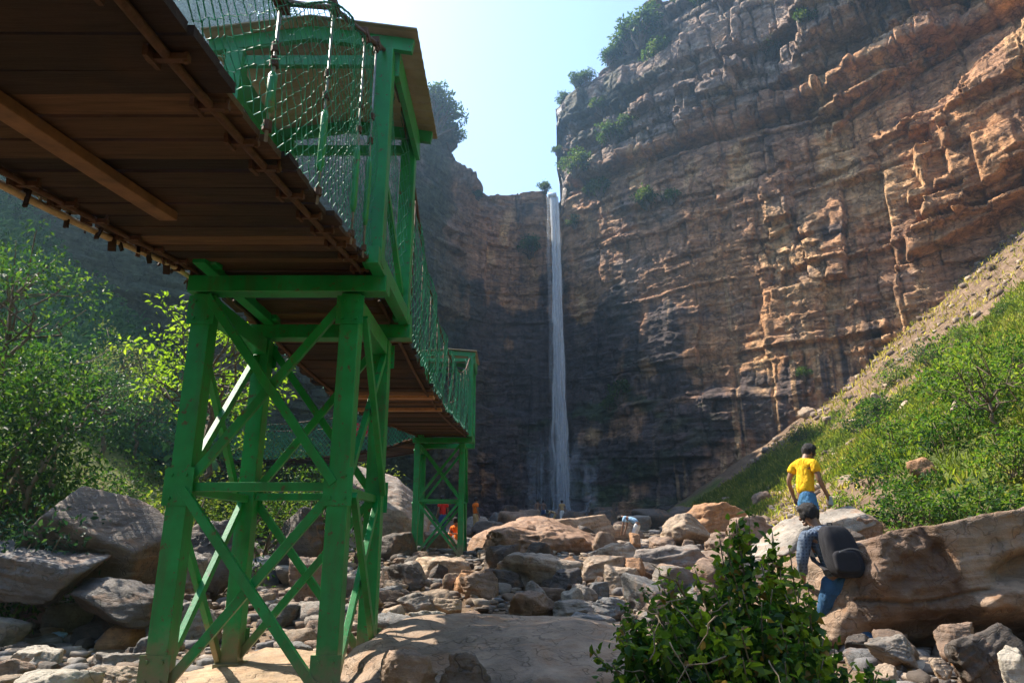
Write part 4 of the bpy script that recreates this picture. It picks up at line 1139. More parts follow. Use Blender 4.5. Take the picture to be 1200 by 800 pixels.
    px_rock(B, 'shaded block under the light grey slab', 985, 618, 1030, 660, DARK, 362, Y=9.3)
    # long block on the right: upper face lit, a scooped hollow and an undercut foot
    pl = [(-.16, .22, 1, .50), (-.05, -1, .16, .56), (.12, -1, -.25, .60), (-1, -.25, .30, .97), (1, 0, 0, 1.3), (0, 1, .2, .9), (0, -.55, -1, .52), (-.7, -.9, -.2, .92), (-.9, -.1, .8, 1.0), (.3, -1, .0, .66)]
    V, F = rock_mesh(370, (3.0, 2.0, 2.0), 7, planes=pl, rough=.022, sharp=34)
    V[:, 0] *= 1.0
    x, y, z = V[:, 0], V[:, 1], V[:, 2]
    front = sstep(-.05, -.40, y)
    hol = np.exp(-(((x - .28) / .46) ** 2 + ((z - .10 - .16 * (x - .3)) / .14) ** 2) ** 1.6)
    brk = sstep(-.54, -.60, x + .25 * z + .06 * fbm(x * 4, z * 4, 0, 7, 3)) * sstep(-.62, -.5, x * 0 + z + .3)   # the left third has broken away
    crk = np.exp(-((z + .13 + .03 * np.sin(x * 5) - .04 * x) / .018) ** 2) * sstep(-.25, -.5, x)
    low = sstep(-.06, -.14, z - .45 * (x + .25)) * sstep(-.62, -.45, x)                                            # lower right face stands out
    V[:, 1] += front * (.30 * hol + .12 * brk * (1 + .6 * fbm(x * 9, z * 7, 1, 5, 4)) + .05 * crk - .13 * low * (1 - hol))
    V[:, 2] += .03 * fbm(x * 1.6, y * 1.6, 0, 6, 3)
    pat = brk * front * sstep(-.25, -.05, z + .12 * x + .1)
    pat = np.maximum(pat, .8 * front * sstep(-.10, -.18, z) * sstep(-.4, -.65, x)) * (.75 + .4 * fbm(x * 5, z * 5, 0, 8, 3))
    o = link(B, mk_mesh(B, V, F, True, {'patina': np.clip(pat, 0, 1)}), ROCK); o.location = tuple(at(1146, 672, 7.75)); o.rotation_euler = (0, -.06, .05); o.color = (.255, .175, .118, 1)
    tag(o, 'long massive block with a scooped hollow, right picture edge below the green slope', 'boulder', 'boulders of the river bed'); ROCKS.append((o, o.location.copy(), 3.0))
    for i, (px, py, Y, w, tone, lab) in enumerate(((576, 622, 27, 1.3, DARK, 'dark boulder on the skyline right of the small distant tower'), (600, 618, 33, 1.7, BROWN, 'brown skyline boulder left of the biggest midstream boulder'), (690, 622, 30, 1.5, TAN, 'tan skyline boulder right of the biggest midstream boulder'),
            (712, 616, 40, 1.8, DARK, 'dark wet skyline boulder in front of the pool'), (742, 620, 34, 1.5, GREY, 'grey skyline boulder straight below the wall right of the fall'), (770, 616, 38, 2.0, DARK, 'dark skyline boulder left of the pale blunt boulder'), (670, 616, 44, 1.6, DARK, 'dark wet boulder under the foot of the waterfall'),
            (620, 617, 46, 1.8, BROWN, 'brown wet boulder left under the foot of the waterfall'), (585, 616, 44, 1.5, SLATE, 'slate boulder far left of the waterfall foot'), (560, 622, 36, 1.4, GREY, 'grey boulder beside the standing person in orange'), (800, 612, 44, 2.2, DARK, 'dark block far back where the slope meets the pool'),
            (545, 628, 27, 1.1, DARK, 'low dark boulder behind the right leg of the small tower'), (730, 628, 27, 1.2, BROWN, 'brown boulder behind the crouching person in pale blue'), (655, 612, 56, 1.9, SLATE, 'wet slate boulder at the very foot of the waterfall'), (700, 611, 56, 2.2, DARK, 'wet dark boulder right of the very foot of the waterfall'), (600, 611, 58, 2.2, DARK, 'wet dark boulder far left in the pool'), (505, 632, 25, 1.0, GREY, 'grey boulder behind the left leg of the small tower'))):
        q = at(px, py, Y); gz = float(ground(q.x, q.y))
        put_rock(B, lab, (q.x, q.y, gz + .18 * w), (w * 1.25, w, w * .75), tone, 600 + i, 4, i * .7, rough=.04)
    px_rock(B, 'grey pointed rock under the long massive block', 1030, 742, 1098, 778, GREY, 372, Y=5.9)
    px_rock(B, 'tan block in the bottom right rubble, left one', 1026, 772, 1078, 806, TAN, 373, Y=5.5)
    px_rock(B, 'brown wedge rock in the dark gap below the massive block', 1108, 728, 1160, 768, BROWN, 374, Y=6.3)
    px_rock(B, 'big dark leaning slab in the bottom right corner', 1116, 738, 1216, 800, DARK, 375, Y=5.3, depth=.6, tilt=(0, -.45), k=8)
    px_rock(B, 'pale upright rock cut by the right picture edge', 1184, 756, 1230, 812, PALE, 376, Y=4.9)
    px_rock(B, 'small square tan stone beside the dark leaning slab', 1094, 770, 1124, 792, TAN, 377, Y=5.4)
    px_rock(B, 'dark stone at the feet of the man with the backpack', 995, 742, 1034, 770, DARK, 378, Y=6.9)
    # rocks on the green slope
    for i, (x0, y0, x1, y1, tone, lab) in enumerate((
            (1076, 534, 1112, 572, RUSTY, 'tilted rust orange rock among the slope bushes right of the walkers'),
            (1058, 470, 1076, 488, TAN, 'pale slim rock in the upper grass of the slope'),
            (1022, 458, 1038, 476, TAN, 'small pale rock high on the grassy slope'),
            (940, 476, 962, 488, TAN, 'small flat rock near the lower edge of the grass'),
            (985, 556, 1014, 568, TAN, 'flat tan rock in the bare track right of the man in yellow'),
            (996, 512, 1014, 528, TAN, 'tan block in the bare earth above the man in yellow'),
            (1062, 408, 1080, 418, GREY, 'grey rock on the high part of the slope'),
            (968, 486, 982, 496, TAN, 'little square rock in thin grass above the yellow shirt'),
            (884, 574, 912, 590, BROWN, 'brown rock on the bare track left of the man in yellow'),
            (1118, 468, 1138, 486, TAN, 'pale rock between the bushes of the upper slope'))):
        px_rock('slope_rock', lab, x0, y0, x1, y1, tone, 400 + i, sub=4, tilt=(.2, -.4), cat='rock', group='rocks on the green slope')

def scatter_rocks():
    """the remaining stones of the river bed, each one an object; labels are worked out from where they lie"""
    rng = random.Random(77)
    protos = []
    for i in range(16):
        asp = (1, rng.uniform(.6, 1), rng.uniform(.32, .8))
        V, F = rock_mesh(500 + i, asp, 4, k=rng.randint(8, 14), rough=.05)
        protos.append((mk_mesh('boulder', V, F, True), asp))
    for me, _ in protos: me.materials.append(ROCK)
    marks = [('the large tower', at(300, 720, 5.5)), ('the small tower', at(522, 652, 18.5)), ('the biggest midstream boulder', at(632, 645, 19)),
             ('the foreground slab', at(590, 760, 5.7)), ('the leafy bush', at(860, 720, 3.6)), ('the massive right block', at(1120, 690, 7.5)),
             ('the slanted left boulder', at(105, 625, 8.6)), ('the orange sunlit boulder', at(845, 605, 21)), ('the waterfall foot', at(652, 612, 60)),
             ('the round tan boulder', at(732, 680, 11)), ('the huge pale boulder', at(440, 615, 21)), ('the man in yellow', at(945, 600, 11))]
    out = []; tries = 0
    tones = [(BROWN, 'brown'), (TAN, 'tan'), (GREY, 'grey'), (SLATE, 'slate'), (DARK, 'dark'), (PALE, 'pale'), (RUSTY, 'rusty')]
    wts = [6, 4, 5, 4, 6, 1, 1]
    while len(out) < 360 and tries < 30000:
        tries += 1
        px, py = rng.uniform(-10, 1200), 634 + 176 * rng.random() ** 1.25
        g = hit(px, py, 3.6)
        if g.x > toe_right(g.y) + .5 or g.x < toe_left(g.y) - .4 or g.y > 48: continue
        d = proj(g)[2]
        spx = rng.choice((16, 20, 24, 28, 34, 42, 54, 64)) * (1.0 if py > 665 else .62)
        w = spx / FPX * d
        if not .08 < w < 1.5: continue
        if any((g - p).length < .27 * (s + w) for _, p, s in ROCKS): continue
        if abs(g.x + 1.75) < .9 and abs(g.y - 5.5) < 1.1: continue
        me, asp = rng.choice(protos)
        tone, tn = rng.choices(tones, wts)[0]
        o = link('stone' if w < .3 else 'boulder', me); zs = rng.uniform(.8, 1.25)
        o.scale = (w, w, w * zs); o.rotation_euler = (rng.uniform(-.25, .25), rng.uniform(-.25, .25), rng.uniform(0, 6.28))
        gz = float(ground(g.x, g.y))
        o.location = (g.x, g.y, gz + asp[2] * w * zs * .28)
        j = rng.uniform(.75, 1.2); o.color = (tone[0] * j, tone[1] * j, tone[2] * j, 1)
        ROCKS.append((o, Vector(o.location), w))
        P = proj(o.location)
        mk = min(marks, key=lambda m: math.hypot(proj(m[1])[0] - P[0], 1.4 * (proj(m[1])[1] - P[1])))
        q = proj(mk[1]); dx, dy = P[0] - q[0], P[1] - q[1]
        side = ('right of' if dx > 0 else 'left of') if abs(dx) > 1.2 * abs(dy) else ('in front of' if dy > 0 else 'behind')
        size = 'small' if spx < 20 else ('middling' if spx < 33 else 'larger')
        shape = 'flat' if asp[2] * zs < .5 else ('squat' if asp[2] * zs < .68 else 'chunky')
        out.append((o, f'{size} {shape} {tn}', f'{side} {mk[0]}', math.hypot(dx, dy), P))
    from collections import defaultdict
    gr = defaultdict(list)
    for e in out: gr[e[1], e[2]].append(e)
    ordn = ['nearest', 'second nearest', 'third nearest', 'fourth nearest', 'fifth nearest', 'sixth nearest', 'seventh nearest', 'eighth nearest']
    for (a, b), es in gr.items():
        es.sort(key=lambda e: e[3])
        for i, e in enumerate(es):
            kind = 'boulder' if e[0].name.startswith('boulder') else 'stone'
            lab = f'{a} {kind} {b}' + (f', {ordn[min(i, 7)]}' if len(es) > 1 else '')
            tag(e[0], lab, kind, 'stones of the river bed')

def rubble():
    """gravel and cobbles nobody could count: one object"""
    rng = np.random.RandomState(9)
    D, F0 = ico(2)
    protos = []
    for i in range(8):
        V, _ = rock_mesh(800 + i, (1, .78, .26 + .05 * i), 2, k=8, rough=.03, sharp=40); protos.append(V)
    n = 15000
    py = 632 + 185 * rng.rand(n) ** .9; px = rng.uniform(-60, 1260, n)
    # in world space: uniform over the bed, more of it close by
    Y = 3.0 + 32 * rng.rand(n) ** 2.0; X = rng.uniform(-1, 1, n)
    xl, xr = toe_left(Y) - 1.2, toe_right(Y) + 2.0
    X = xl + (xr - xl) * rng.rand(n)
    Z = ground(X, Y)
    S = (.03 + .22 * rng.rand(n) ** 2.2) * (1 + Y / 22)
    keep = fbm(X / .9, Y / .9, 0, 91, 3) > -.22
    X, Y, Z, S = X[keep], Y[keep], Z[keep], S[keep]; n = len(X)
    Vs, Fs, T = [], [], []; base = 0; nv = len(D)
    pi = rng.randint(0, 8, n)
    for p in range(8):
        m = np.where(pi == p)[0]
        a = rng.rand(len(m)) * 6.28; ca, sa = np.cos(a), np.sin(a)
        P = protos[p][None] * S[m][:, None, None]
        Q = np.stack([P[..., 0] * ca[:, None] - P[..., 1] * sa[:, None], P[..., 0] * sa[:, None] + P[..., 1] * ca[:, None], P[..., 2] * (.7 + .6 * rng.rand(len(m)))[:, None]], -1)
        Q += np.stack([X[m], Y[m], Z[m] + .10 * S[m]], -1)[:, None]
        Vs.append(Q.reshape(-1, 3)); T.append(np.repeat(rng.rand(len(m)), nv))
        Fs.append((F0[None] + (base + np.arange(len(m)) * nv)[:, None, None]).reshape(-1, 3)); base += len(m) * nv
    m, nt = new_mat('gravel_stone'); co = geopos(nt)
    t = nd(nt, 'ShaderNodeAttribute', attribute_name='tint').outputs['Fac']
    c = ramp(nt, t, [(0, (.06, .05, .042)), (.25, (.19, .13, .088)), (.5, (.23, .195, .16)), (.75, (.14, .135, .135)), (1, (.40, .30, .21))])
    n1 = noise_n(nt, co, 14, 7, .7).outputs['Fac']
    c = mixc(nt, .8, c, ramp(nt, n1, [(.3, .55), (.7, 1.25)]), 'MULTIPLY')
    finish(nt, c, .8, noise_n(nt, co, 30, 6, .7).outputs['Fac'], .5, .02, 0, .3)
    me = mk_mesh('gravel', np.concatenate(Vs), np.concatenate(Fs), False, {'tint': np.concatenate(T)})
    o = link('gravel', me, m, kind='stuff'); o['label'] = 'gravel and cobbles filling the gaps between the boulders'; o['category'] = 'gravel'
    # talus rubble on the bare parts of the right slope
    n = 9000
    Y = 8 + 58 * rng.rand(n) ** 1.2; X = toe_right(Y) - .5 + (rng.rand(n) ** 1.1) * 34
    dc = cliff_y(np.clip(X, -90, 88)) - Y
    veg, _ = veg_mask(X, Y)
    keep = (dc > .5) & ((veg < .35) | (rng.rand(n) < .05)) & (X < .9 * Y + 2)
    X, Y = X[keep], Y[keep]; Z = ground(X, Y); n = len(X)
    S = (.04 + .50 * rng.rand(n) ** 6) * (.5 + Y / 45)
    D1, F1 = ico(1); V1 = [rock_mesh(830 + i, (1, .8, .6), 1, k=8, rough=.04)[0] for i in range(6)]
    Vs, Fs, T = [], [], []
    for i in range(n):
        a = rng.rand() * 6.28; P = V1[i % 6] * S[i]
        Vs.append(np.stack([P[:, 0] * math.cos(a) - P[:, 1] * math.sin(a) + X[i], P[:, 0] * math.sin(a) + P[:, 1] * math.cos(a) + Y[i], P[:, 2] + Z[i] + .1 * S[i]], -1))
        Fs.append(F1 + i * len(D1)); T.append(np.full(len(D1), rng.choice((.12, .2, .24, .3, .92, 1.0)) ))
    me = mk_mesh('scree', np.concatenate(Vs), np.concatenate(Fs), False, {'tint': np.concatenate(T)})
    o = link('scree', me, m, kind='stuff'); o['label'] = 'loose scree on the bare strips of the right slope'; o['category'] = 'scree'
# ------------------------------------------------------------------ plants
def leaf_material(name, dark, mid, light, trans=.45, rough=.55):
    m, nt = new_mat(name)
    t = nd(nt, 'ShaderNodeAttribute', attribute_name='tint').outputs['Fac']
    c = ramp(nt, t, [(0, dark), (.5, mid), (.94, light), (.99, (.22, .13, .04))] if name == 'bush_leaves' else [(0, dark), (.5, mid), (1, light)])
    p = nd(nt, 'ShaderNodeBsdfPrincipled', ins={'Base Color': c, 'Roughness': rough, 'Specular IOR Level': .22})
    tc = mixc(nt, .6, c, (1.0, 1.15, .35), 'MULTIPLY')
    tc = mixc(nt, 1, tc, (1.9, 1.9, 1.6), 'MULTIPLY')
    tr = nd(nt, 'ShaderNodeBsdfTranslucent', ins={'Color': tc})
    mx = nd(nt, 'ShaderNodeMixShader', ins={0: trans, 1: p.outputs[0], 2: tr.outputs[0]})
    out = nd(nt, 'ShaderNodeOutputMaterial'); nt.links.new(mx.outputs[0], out.inputs[0])
    return m

def leaves(P, size, rng, outward=None, up=.55, aspect=.46, tint=None, fold=.12, droop=.0):
    """one folded leaf (six corners, two quads) at every point"""
    n = len(P)
    a = rng.normal(size=(n, 3))
    if outward is not None: a = a + 1.1 * outward
    a[:, 2] -= droop; a /= np.linalg.norm(a, axis=1, keepdims=True)
    nn = rng.normal(size=(n, 3)); nn[:, 2] += up * 3; nn = nn - a * (nn * a).sum(1, keepdims=True); nn /= np.linalg.norm(nn, axis=1, keepdims=True)
    b = np.cross(nn, a)
    L = np.asarray(size)[:, None] * np.ones((n, 1)); W = L * aspect
    base = P; tip = P + a * L - nn * L * .12
    m1, m2 = P + a * L * .38, P + a * L * .74
    f = nn * W * fold * 2
    V = np.stack([base, m1 + b * W * .5 + f, m2 + b * W * .36 + f * .5, tip, m2 - b * W * .36 + f * .5, m1 - b * W * .5 + f], 1)
    i = np.arange(n)[:, None] * 6
    F = np.concatenate([i + np.array([[0, 1, 2, 3]]), i + np.array([[0, 3, 4, 5]])], 0)
    if tint is None: tint = rng.rand(n)
    return V.reshape(-1, 3), F, np.repeat(np.clip(tint, 0, 1), 6)

LM = {}
def veg_materials():
    LM['bank'] = leaf_material('bank_leaves', (.012, .036, .010), (.026, .070, .014), (.10, .155, .024), .42)
    LM['bright'] = leaf_material('bright_leaves', (.07, .12, .010), (.12, .19, .014), (.20, .26, .03), .6)
    LM['yellow'] = leaf_material('yellow_green_leaves', (.028, .052, .012), (.065, .10, .02), (.15, .17, .035), .5)
    LM['blue'] = leaf_material('blue_green_leaves', (.009, .032, .020), (.020, .055, .030), (.06, .11, .045), .35)
    LM['hill'] = leaf_material('hill_leaves', (.025, .075, .045), (.05, .13, .065), (.10, .19, .085), .45)
    LM['olive'] = leaf_material('olive_leaves', (.045, .058, .028), (.10, .12, .055), (.17, .18, .085), .4)
    LM['bush'] = leaf_material('bush_leaves', (.016, .050, .010), (.048, .11, .018), (.19, .25, .022), .48, .42)
    LM['slope'] = leaf_material('slope_leaves', (.026, .062, .012), (.065, .125, .020), (.17, .21, .035), .5)
    LM['cliff'] = leaf_material('cliff_leaves', (.022, .045, .012), (.045, .08, .020), (.10, .13, .03), .4)
    LM['grass'] = leaf_material('grass_blades', (.075, .115, .018), (.17, .20, .026), (.38, .31, .10), .5, .7)
    LM['bark'] = plain('bark', (.13, .095, .065), .9, .5, 12, .6)
    LM['twig'] = plain('twig_bark', (.16, .12, .075), .85, .4, 12, .3)

def crown(clumps, per, size, rng, shell=.75, **kw):
    """clumps: list of (centre, radius) or (centre, (rx, ry, rz)); leaves sit mostly on the outside of each clump"""
    Ps, Os, Ts = [], [], []
    for c, r in clumps:
        r = np.array(r) if hasattr(r, '__len__') else np.array([r, r, r])
        k = max(8, int(per * (r.prod() ** (1 / 3)) ** 2))
        d = rng.normal(size=(k, 3)); d /= np.linalg.norm(d, axis=1, keepdims=True)
        rad = (shell + (1 - shell) * rng.rand(k) ** .7) * (1 + .22 * rng.randn(k)); rad = np.abs(rad)
        Ps.append(np.array(c) + d * rad[:, None] * r); Os.append(d)
        Ts.append(np.clip(.45 + .20 * rng.randn() + .22 * rng.randn(k), 0, 1))
    P = np.concatenate(Ps); O = np.concatenate(Os); T = np.concatenate(Ts)
    sz = size * rng.uniform(.65, 1.3, len(P))
    return leaves(P, sz, rng, O, tint=T, **kw)

def limb_pts(p0, p1, rng, wob=.08, n=6):
    p0, p1 = np.array(p0, float), np.array(p1, float); L = np.linalg.norm(p1 - p0)
    t = np.linspace(0, 1, n)[:, None]
    q = p0 + (p1 - p0) * t + rng.normal(size=(n, 3)) * wob * L * np.sin(math.pi * t)
    return q

def tree(name, label, cat, loc, h, spread, mat, seed, trunk_h=.45, trunk_r=.06, nl=7, cl=5, per=900, leaf=.10, flatness=.6, lean=(0, 0), group=None, clump=.32, lean_top=None, shell=.7):
    """tapered trunk, forked limbs and leaf clumps round the limb ends"""
    rng = np.random.RandomState(seed)
    root = thing(name, label, cat, tuple(loc), 0, group)
    mb = MB(); top = np.array([lean[0] * h, lean[1] * h, trunk_h * h])
    tp = limb_pts((0, 0, -.15), top, rng, .05, 7)
    mb.tube(tp, list(np.linspace(trunk_r, trunk_r * .62, 7)), 8)
    clumps = []
    for i in range(nl):
        a = 6.283 * (i + rng.rand() * .6) / nl; rr = spread * rng.uniform(.45, 1.0)
        s = tp[-1] if i % 3 else tp[-2]
        e = np.array([lean[0] * h * 1.4 + rr * math.cos(a), lean[1] * h * 1.4 + rr * math.sin(a), h * (trunk_h + (1 - trunk_h) * rng.uniform(.25, .92) * (1 - .35 * (rr / spread) ** 2))])
        q = limb_pts(s, e, rng, .09, 6); mb.tube(q, list(np.linspace(trunk_r * .5, trunk_r * .12, 6)), 6)
        clumps.append((q[-1], clump * spread * rng.uniform(.7, 1.15) * np.array([1, 1, flatness])))
        for k in range(cl):
            e2 = q[-1] + rng.normal(size=3) * spread * .34 * np.array([1, 1, flatness]); 
            e2[2] = max(e2[2], h * .18)
            mb.tube(limb_pts(q[3], e2, rng, .1, 4), list(np.linspace(trunk_r * .2, trunk_r * .06, 4)), 4)
            clumps.append((e2, clump * spread * rng.uniform(.5, .95) * np.array([1, 1, flatness])))
    V, F, T = crown(clumps, per, leaf, rng, shell)
    o = mb.build('trunk', LM['bark'], root, smooth=True, local=True)
    c = link('crown', mk_mesh('crown', V, F, False, {'tint': T}), mat, root)
    return root

def shrub(name, label, loc, r, h, mat, seed, per=700, leaf=.08, n=14, group=None, cat='shrub', parts=True):
    rng = np.random.RandomState(seed)
    root = thing(name, label, cat, tuple(loc), 0, group)
    clumps = []; mb = MB()
    for i in range(n):
        a = rng.rand() * 6.28; q = math.sqrt(rng.rand()) * r * .8
        z = h * rng.uniform(.25, .95) * (1 - .45 * (q / r) ** 2)
        c = np.array([q * math.cos(a), q * math.sin(a), z]); clumps.append((c, np.array([.36 * r, .36 * r, .24 * h]) * rng.uniform(.6, 1.1)))
        mb.tube(limb_pts((c[0] * .15, c[1] * .15, -.1), c, rng, .07, 5), list(np.linspace(.022 * h, .006 * h, 5)), 5)
    V, F, T = crown(clumps, per, leaf, rng, .6)
    mb.build('stems', LM['twig'], root, smooth=True, local=True)
    link('foliage', mk_mesh('foliage', V, F, False, {'tint': T}), mat, root)
    return root

def leafy_bush():
    """the big leafy bush close to the viewer: arching stems with broad leaves"""
    rng = np.random.RandomState(21)
    base = np.array([1.30, 3.55, 0.02])
    root = thing('leafy_bush', 'large broad leaved green bush in the foreground, in front of the man with the backpack', 'bush', tuple(base))
    mb = MB(); P, O, Z, T = [], [], [], []
    targets = []
    # outline in the photograph, as (x, y) of stem ends at their own depth
    for (px, py, Y) in ((878, 602, 3.7), (862, 615, 3.6), (905, 622, 3.7), (925, 642, 3.7), (842, 660, 3.6), (892, 660, 3.5), (815, 668, 3.5), (800, 690, 3.5), (788, 676, 3.8), (772, 672, 3.8), (836, 690, 3.4), (870, 690, 3.3), (905, 690, 3.4),
                        (935, 690, 3.5), (946, 700, 3.5), (1030, 785, 3.4), (760, 705, 3.5), (742, 722, 3.5), (780, 720, 3.3), (820, 715, 3.2), (860, 725, 3.1), (900, 730, 3.2), (940, 735, 3.3), (965, 748, 3.4),
                        (1000, 782, 3.4), (1022, 790, 3.4), (965, 772, 3.2), (920, 775, 3.0), (870, 770, 2.95), (820, 765, 3.0), (775, 760, 3.1), (735, 755, 3.3), (718, 778, 3.3), (745, 790, 3.1), (800, 800, 2.9), (850, 810, 2.85), (910, 810, 2.85), (970, 805, 3.0), (1010, 800, 3.2), (700, 800, 3.2), (720, 745, 3.6), (752, 690, 3.9), (768, 735, 3.6)):
        targets.append((np.array(at(px, py, Y)), 1.0))
        for k in range(2):
            t = np.array(at(px + rng.uniform(-26, 26), py + rng.uniform(4, 50), Y + rng.uniform(-.35, .5)))
            targets.append((t, rng.uniform(.7, 1)))
    for t, w in targets:
        p0 = base + np.array([(t[0] - base[0]) * .35 + rng.uniform(-.12, .12), (t[1] - base[1]) * .35 + rng.uniform(-.15, .15), -.15])
        mid = (p0 + t) / 2 + np.array([0, 0, .12]) + rng.normal(size=3) * .05
        s = np.linspace(0, 1, 14)[:, None]
        q = (1 - s) ** 2 * p0 + 2 * s * (1 - s) * mid + s * s * t
        mb.tube(list(q - 0), list(np.linspace(.009, .0028, 14)), 5)
        L = np.linalg.norm(t - p0); k = int(50 + 46 * L)
        u = rng.uniform(.28, 1.0, k); pos = np.stack([np.interp(u, s[:, 0], q[:, c]) for c in range(3)], 1)
        pos += rng.normal(size=pos.shape) * .018
        dirs = rng.normal(size=(k, 3)); dirs[:, 2] *= .5
        P.append(pos); O.append(dirs / np.linalg.norm(dirs, axis=1, keepdims=True)); Z.append(rng.uniform(.026, .078, k) * (1.05 - .35 * (u > .93)))
        T.append(np.clip(.38 + .16 * rng.randn() + .22 * rng.randn(k) + .30 * (u > .88), 0, .93)); T[-1][rng.rand(k) < .035] = 1.0
    for _ in range(16):                                  # bare twigs
        a = np.array(at(rng.uniform(730, 1000), rng.uniform(690, 800), rng.uniform(2.8, 3.3))); mb.tube(limb_pts(a, a + rng.normal(size=3) * .11, rng, .06, 5), list(np.linspace(.004, .0015, 5)), 4)
    P = np.concatenate(P); O = np.concatenate(O); Z = np.concatenate(Z); T = np.concatenate(T)
    V, F, TT = leaves(P, Z, rng, O, up=.45, aspect=.62, tint=T, fold=.10, droop=.1)
    mb.build('stems', LM['twig'], root, smooth=True)
    link('foliage', mk_mesh('foliage', V - base, F, True, {'tint': TT}), LM['bush'], root)

def build_vegetation(CL):
    veg_materials(); leafy_bush()
    g = lambda x, y: float(ground(x, y))
    def bank(px, py, Y): p = at(px, py, Y); return Vector((p.x, p.y, g(p.x, p.y) - .05))
    # ---- left bank, near to far
    TG = 'trees and shrubs of the left bank'
    p = at(236, 520, 13.5)
    t = tree('forked_tree', 'slender forked tree with sparse bright yellow green leaves behind the large tower', 'tree', (p.x, p.y, g(p.x, p.y)), 5.1, 1.5, LM['bright'], 61, .60, .085, 9, 5, 520, .105, .5, (.03, 0), None, .30)
    p = at(30, 560, 8.9); shrub('bank_shrub', 'dense dark glossy shrub at the left edge above the slanted boulder', (p.x, p.y, g(p.x, p.y) - .1), 1.15, 1.75, LM['bank'], 62, 1150, .07, 22, TG)
    p = at(-10, 560, 9.6); shrub('bank_shrub', 'tall leafy shrub cut by the left picture edge, dark with light tips', (p.x, p.y, g(p.x, p.y)), 1.55, 3.5, LM['bank'], 63, 950, .09, 24, TG)
    p = at(85, 560, 11); shrub('bank_shrub', 'mid green shrub right of the dense dark shrub, behind the slanted boulder', (p.x, p.y, g(p.x, p.y)), 1.3, 2.0, LM['bank'], 64, 1100, .07, 22, TG)
    p = at(165, 570, 12); shrub('bank_shrub', 'yellow green shrub left of the large tower leg', (p.x, p.y, g(p.x, p.y)), 1.2, 1.9, LM['yellow'], 65, 640, .085, 22, TG)
    p = at(215, 580, 13.2); shrub('bank_shrub', 'olive shrub behind the front left leg of the large tower', (p.x, p.y, g(p.x, p.y)), 1.2, 1.8, LM['yellow'], 66, 640, .085, 20, TG)
    p = at(300, 580, 14); shrub('bank_shrub', 'shrub filling the gap between the legs of the large tower', (p.x, p.y, g(p.x, p.y)), 1.3, 2.2, LM['yellow'], 67, 640, .085, 22, TG)
    p = at(365, 570, 15.5); shrub('bank_shrub', 'shrub seen right of centre between the large tower legs', (p.x, p.y, g(p.x, p.y)), 1.3, 2.0, LM['bank'], 68, 600, .09, 22, TG)
    p = at(260, 600, 11.2); shrub('bank_shrub', 'low dark shrub over the stones behind the large tower', (p.x, p.y, g(p.x, p.y)), .8, 1.0, LM['bank'], 69, 640, .08, 14, TG)
    p = at(30, 640, 8.2); shrub('bank_shrub', 'small drooping blue green shrub over the dark boulder at left edge', (p.x, p.y, p.z - .35),   .85, .95, LM['blue'], 70, 900, .075, 12, TG)
    p = at(-40, 480, 13); tree('bank_tree', 'leafy tree at the left edge with a lit crown at mid height', 'tree', (p.x, p.y, g(p.x, p.y)), 3.2, 1.7, LM['bank'], 71, .35, .1, 8, 5, 600, .09, .7, (0, 0), TG)
    p = at(60, 500, 16); tree('bank_tree', 'round dark tree behind the left shrubs, second from the edge', 'tree', (p.x, p.y, g(p.x, p.y)), 3.3, 1.7, LM['blue'], 72, .35, .1, 8, 5, 600, .095, .7, (0, 0), TG)
    p = Vector((-9.3, 11.4, 0)); tree('bank_tree', 'tall blue green tree leaning in at the left edge, highest of the bank', 'tree', (p.x, p.y, g(p.x, p.y)), 5.0, 1.5, LM['bank'], 73, .45, .10, 8, 5, 420, .09, .6, (.02, 0), TG)
    p = at(122, 490, 19); tree('feathery_tree', 'feathery pale olive tree rising behind the yellow green shrub', 'tree', (p.x, p.y, g(p.x, p.y)), 3.9, 1.3, LM['olive'], 74, .4, .07, 8, 4, 420, .09, .7, (0, 0), TG)
    p = at(160, 505, 21); tree('feathery_tree', 'smaller feathery pale tree right of the feathery pale olive tree', 'tree', (p.x, p.y, g(p.x, p.y)), 3.0, 1.0, LM['olive'], 75, .4, .06, 7, 4, 420, .09, .7, (0, 0), TG)
    p = at(300, 520, 22); tree('bank_tree', 'shaded tree on the bank seen through the upper braces of the large tower', 'tree', (p.x, p.y, g(p.x, p.y)), 4.5, 2.2, LM['bank'], 76, .3, .1, 8, 5, 300, .13, .7, (0, 0), TG)
    p = at(395, 540, 24); tree('bank_tree', 'low tree where the last bridge span meets the bank', 'tree', (p.x, p.y, g(p.x, p.y)), 3.2, 1.6, LM['yellow'], 77, .3, .09, 8, 4, 330, .12, .7, (0, 0), TG)
    # ---- wood on the hazy hillside: one mass
    rng = np.random.RandomState(31); cl = []
    for _ in range(3000):
        Y = rng.uniform(22, 56); X = toe_left(Y) - rng.uniform(1, 44)
        if Y > cliff_y(X) - 2.0 or X < -.95 * Y - 4: continue
        r = rng.uniform(.6, 1.7); cl.append((np.array([X, Y, g(X, Y) + r * .5]), np.array([r, r, r * .8])))
    V, F, T = crown(cl, 46, .42, rng, .7)
    o = link('hillside_wood', mk_mesh('hillside_wood', V, F, False, {'tint': T}), LM['hill'], None, kind='stuff'); o['label'] = 'hazy scrub covering the shaded hillside on the left'; o['category'] = 'wood'
    # ---- right slope: bushes by pixel, then a few small ones
    SG = 'bushes on the right slope'; rr = random.Random(8)
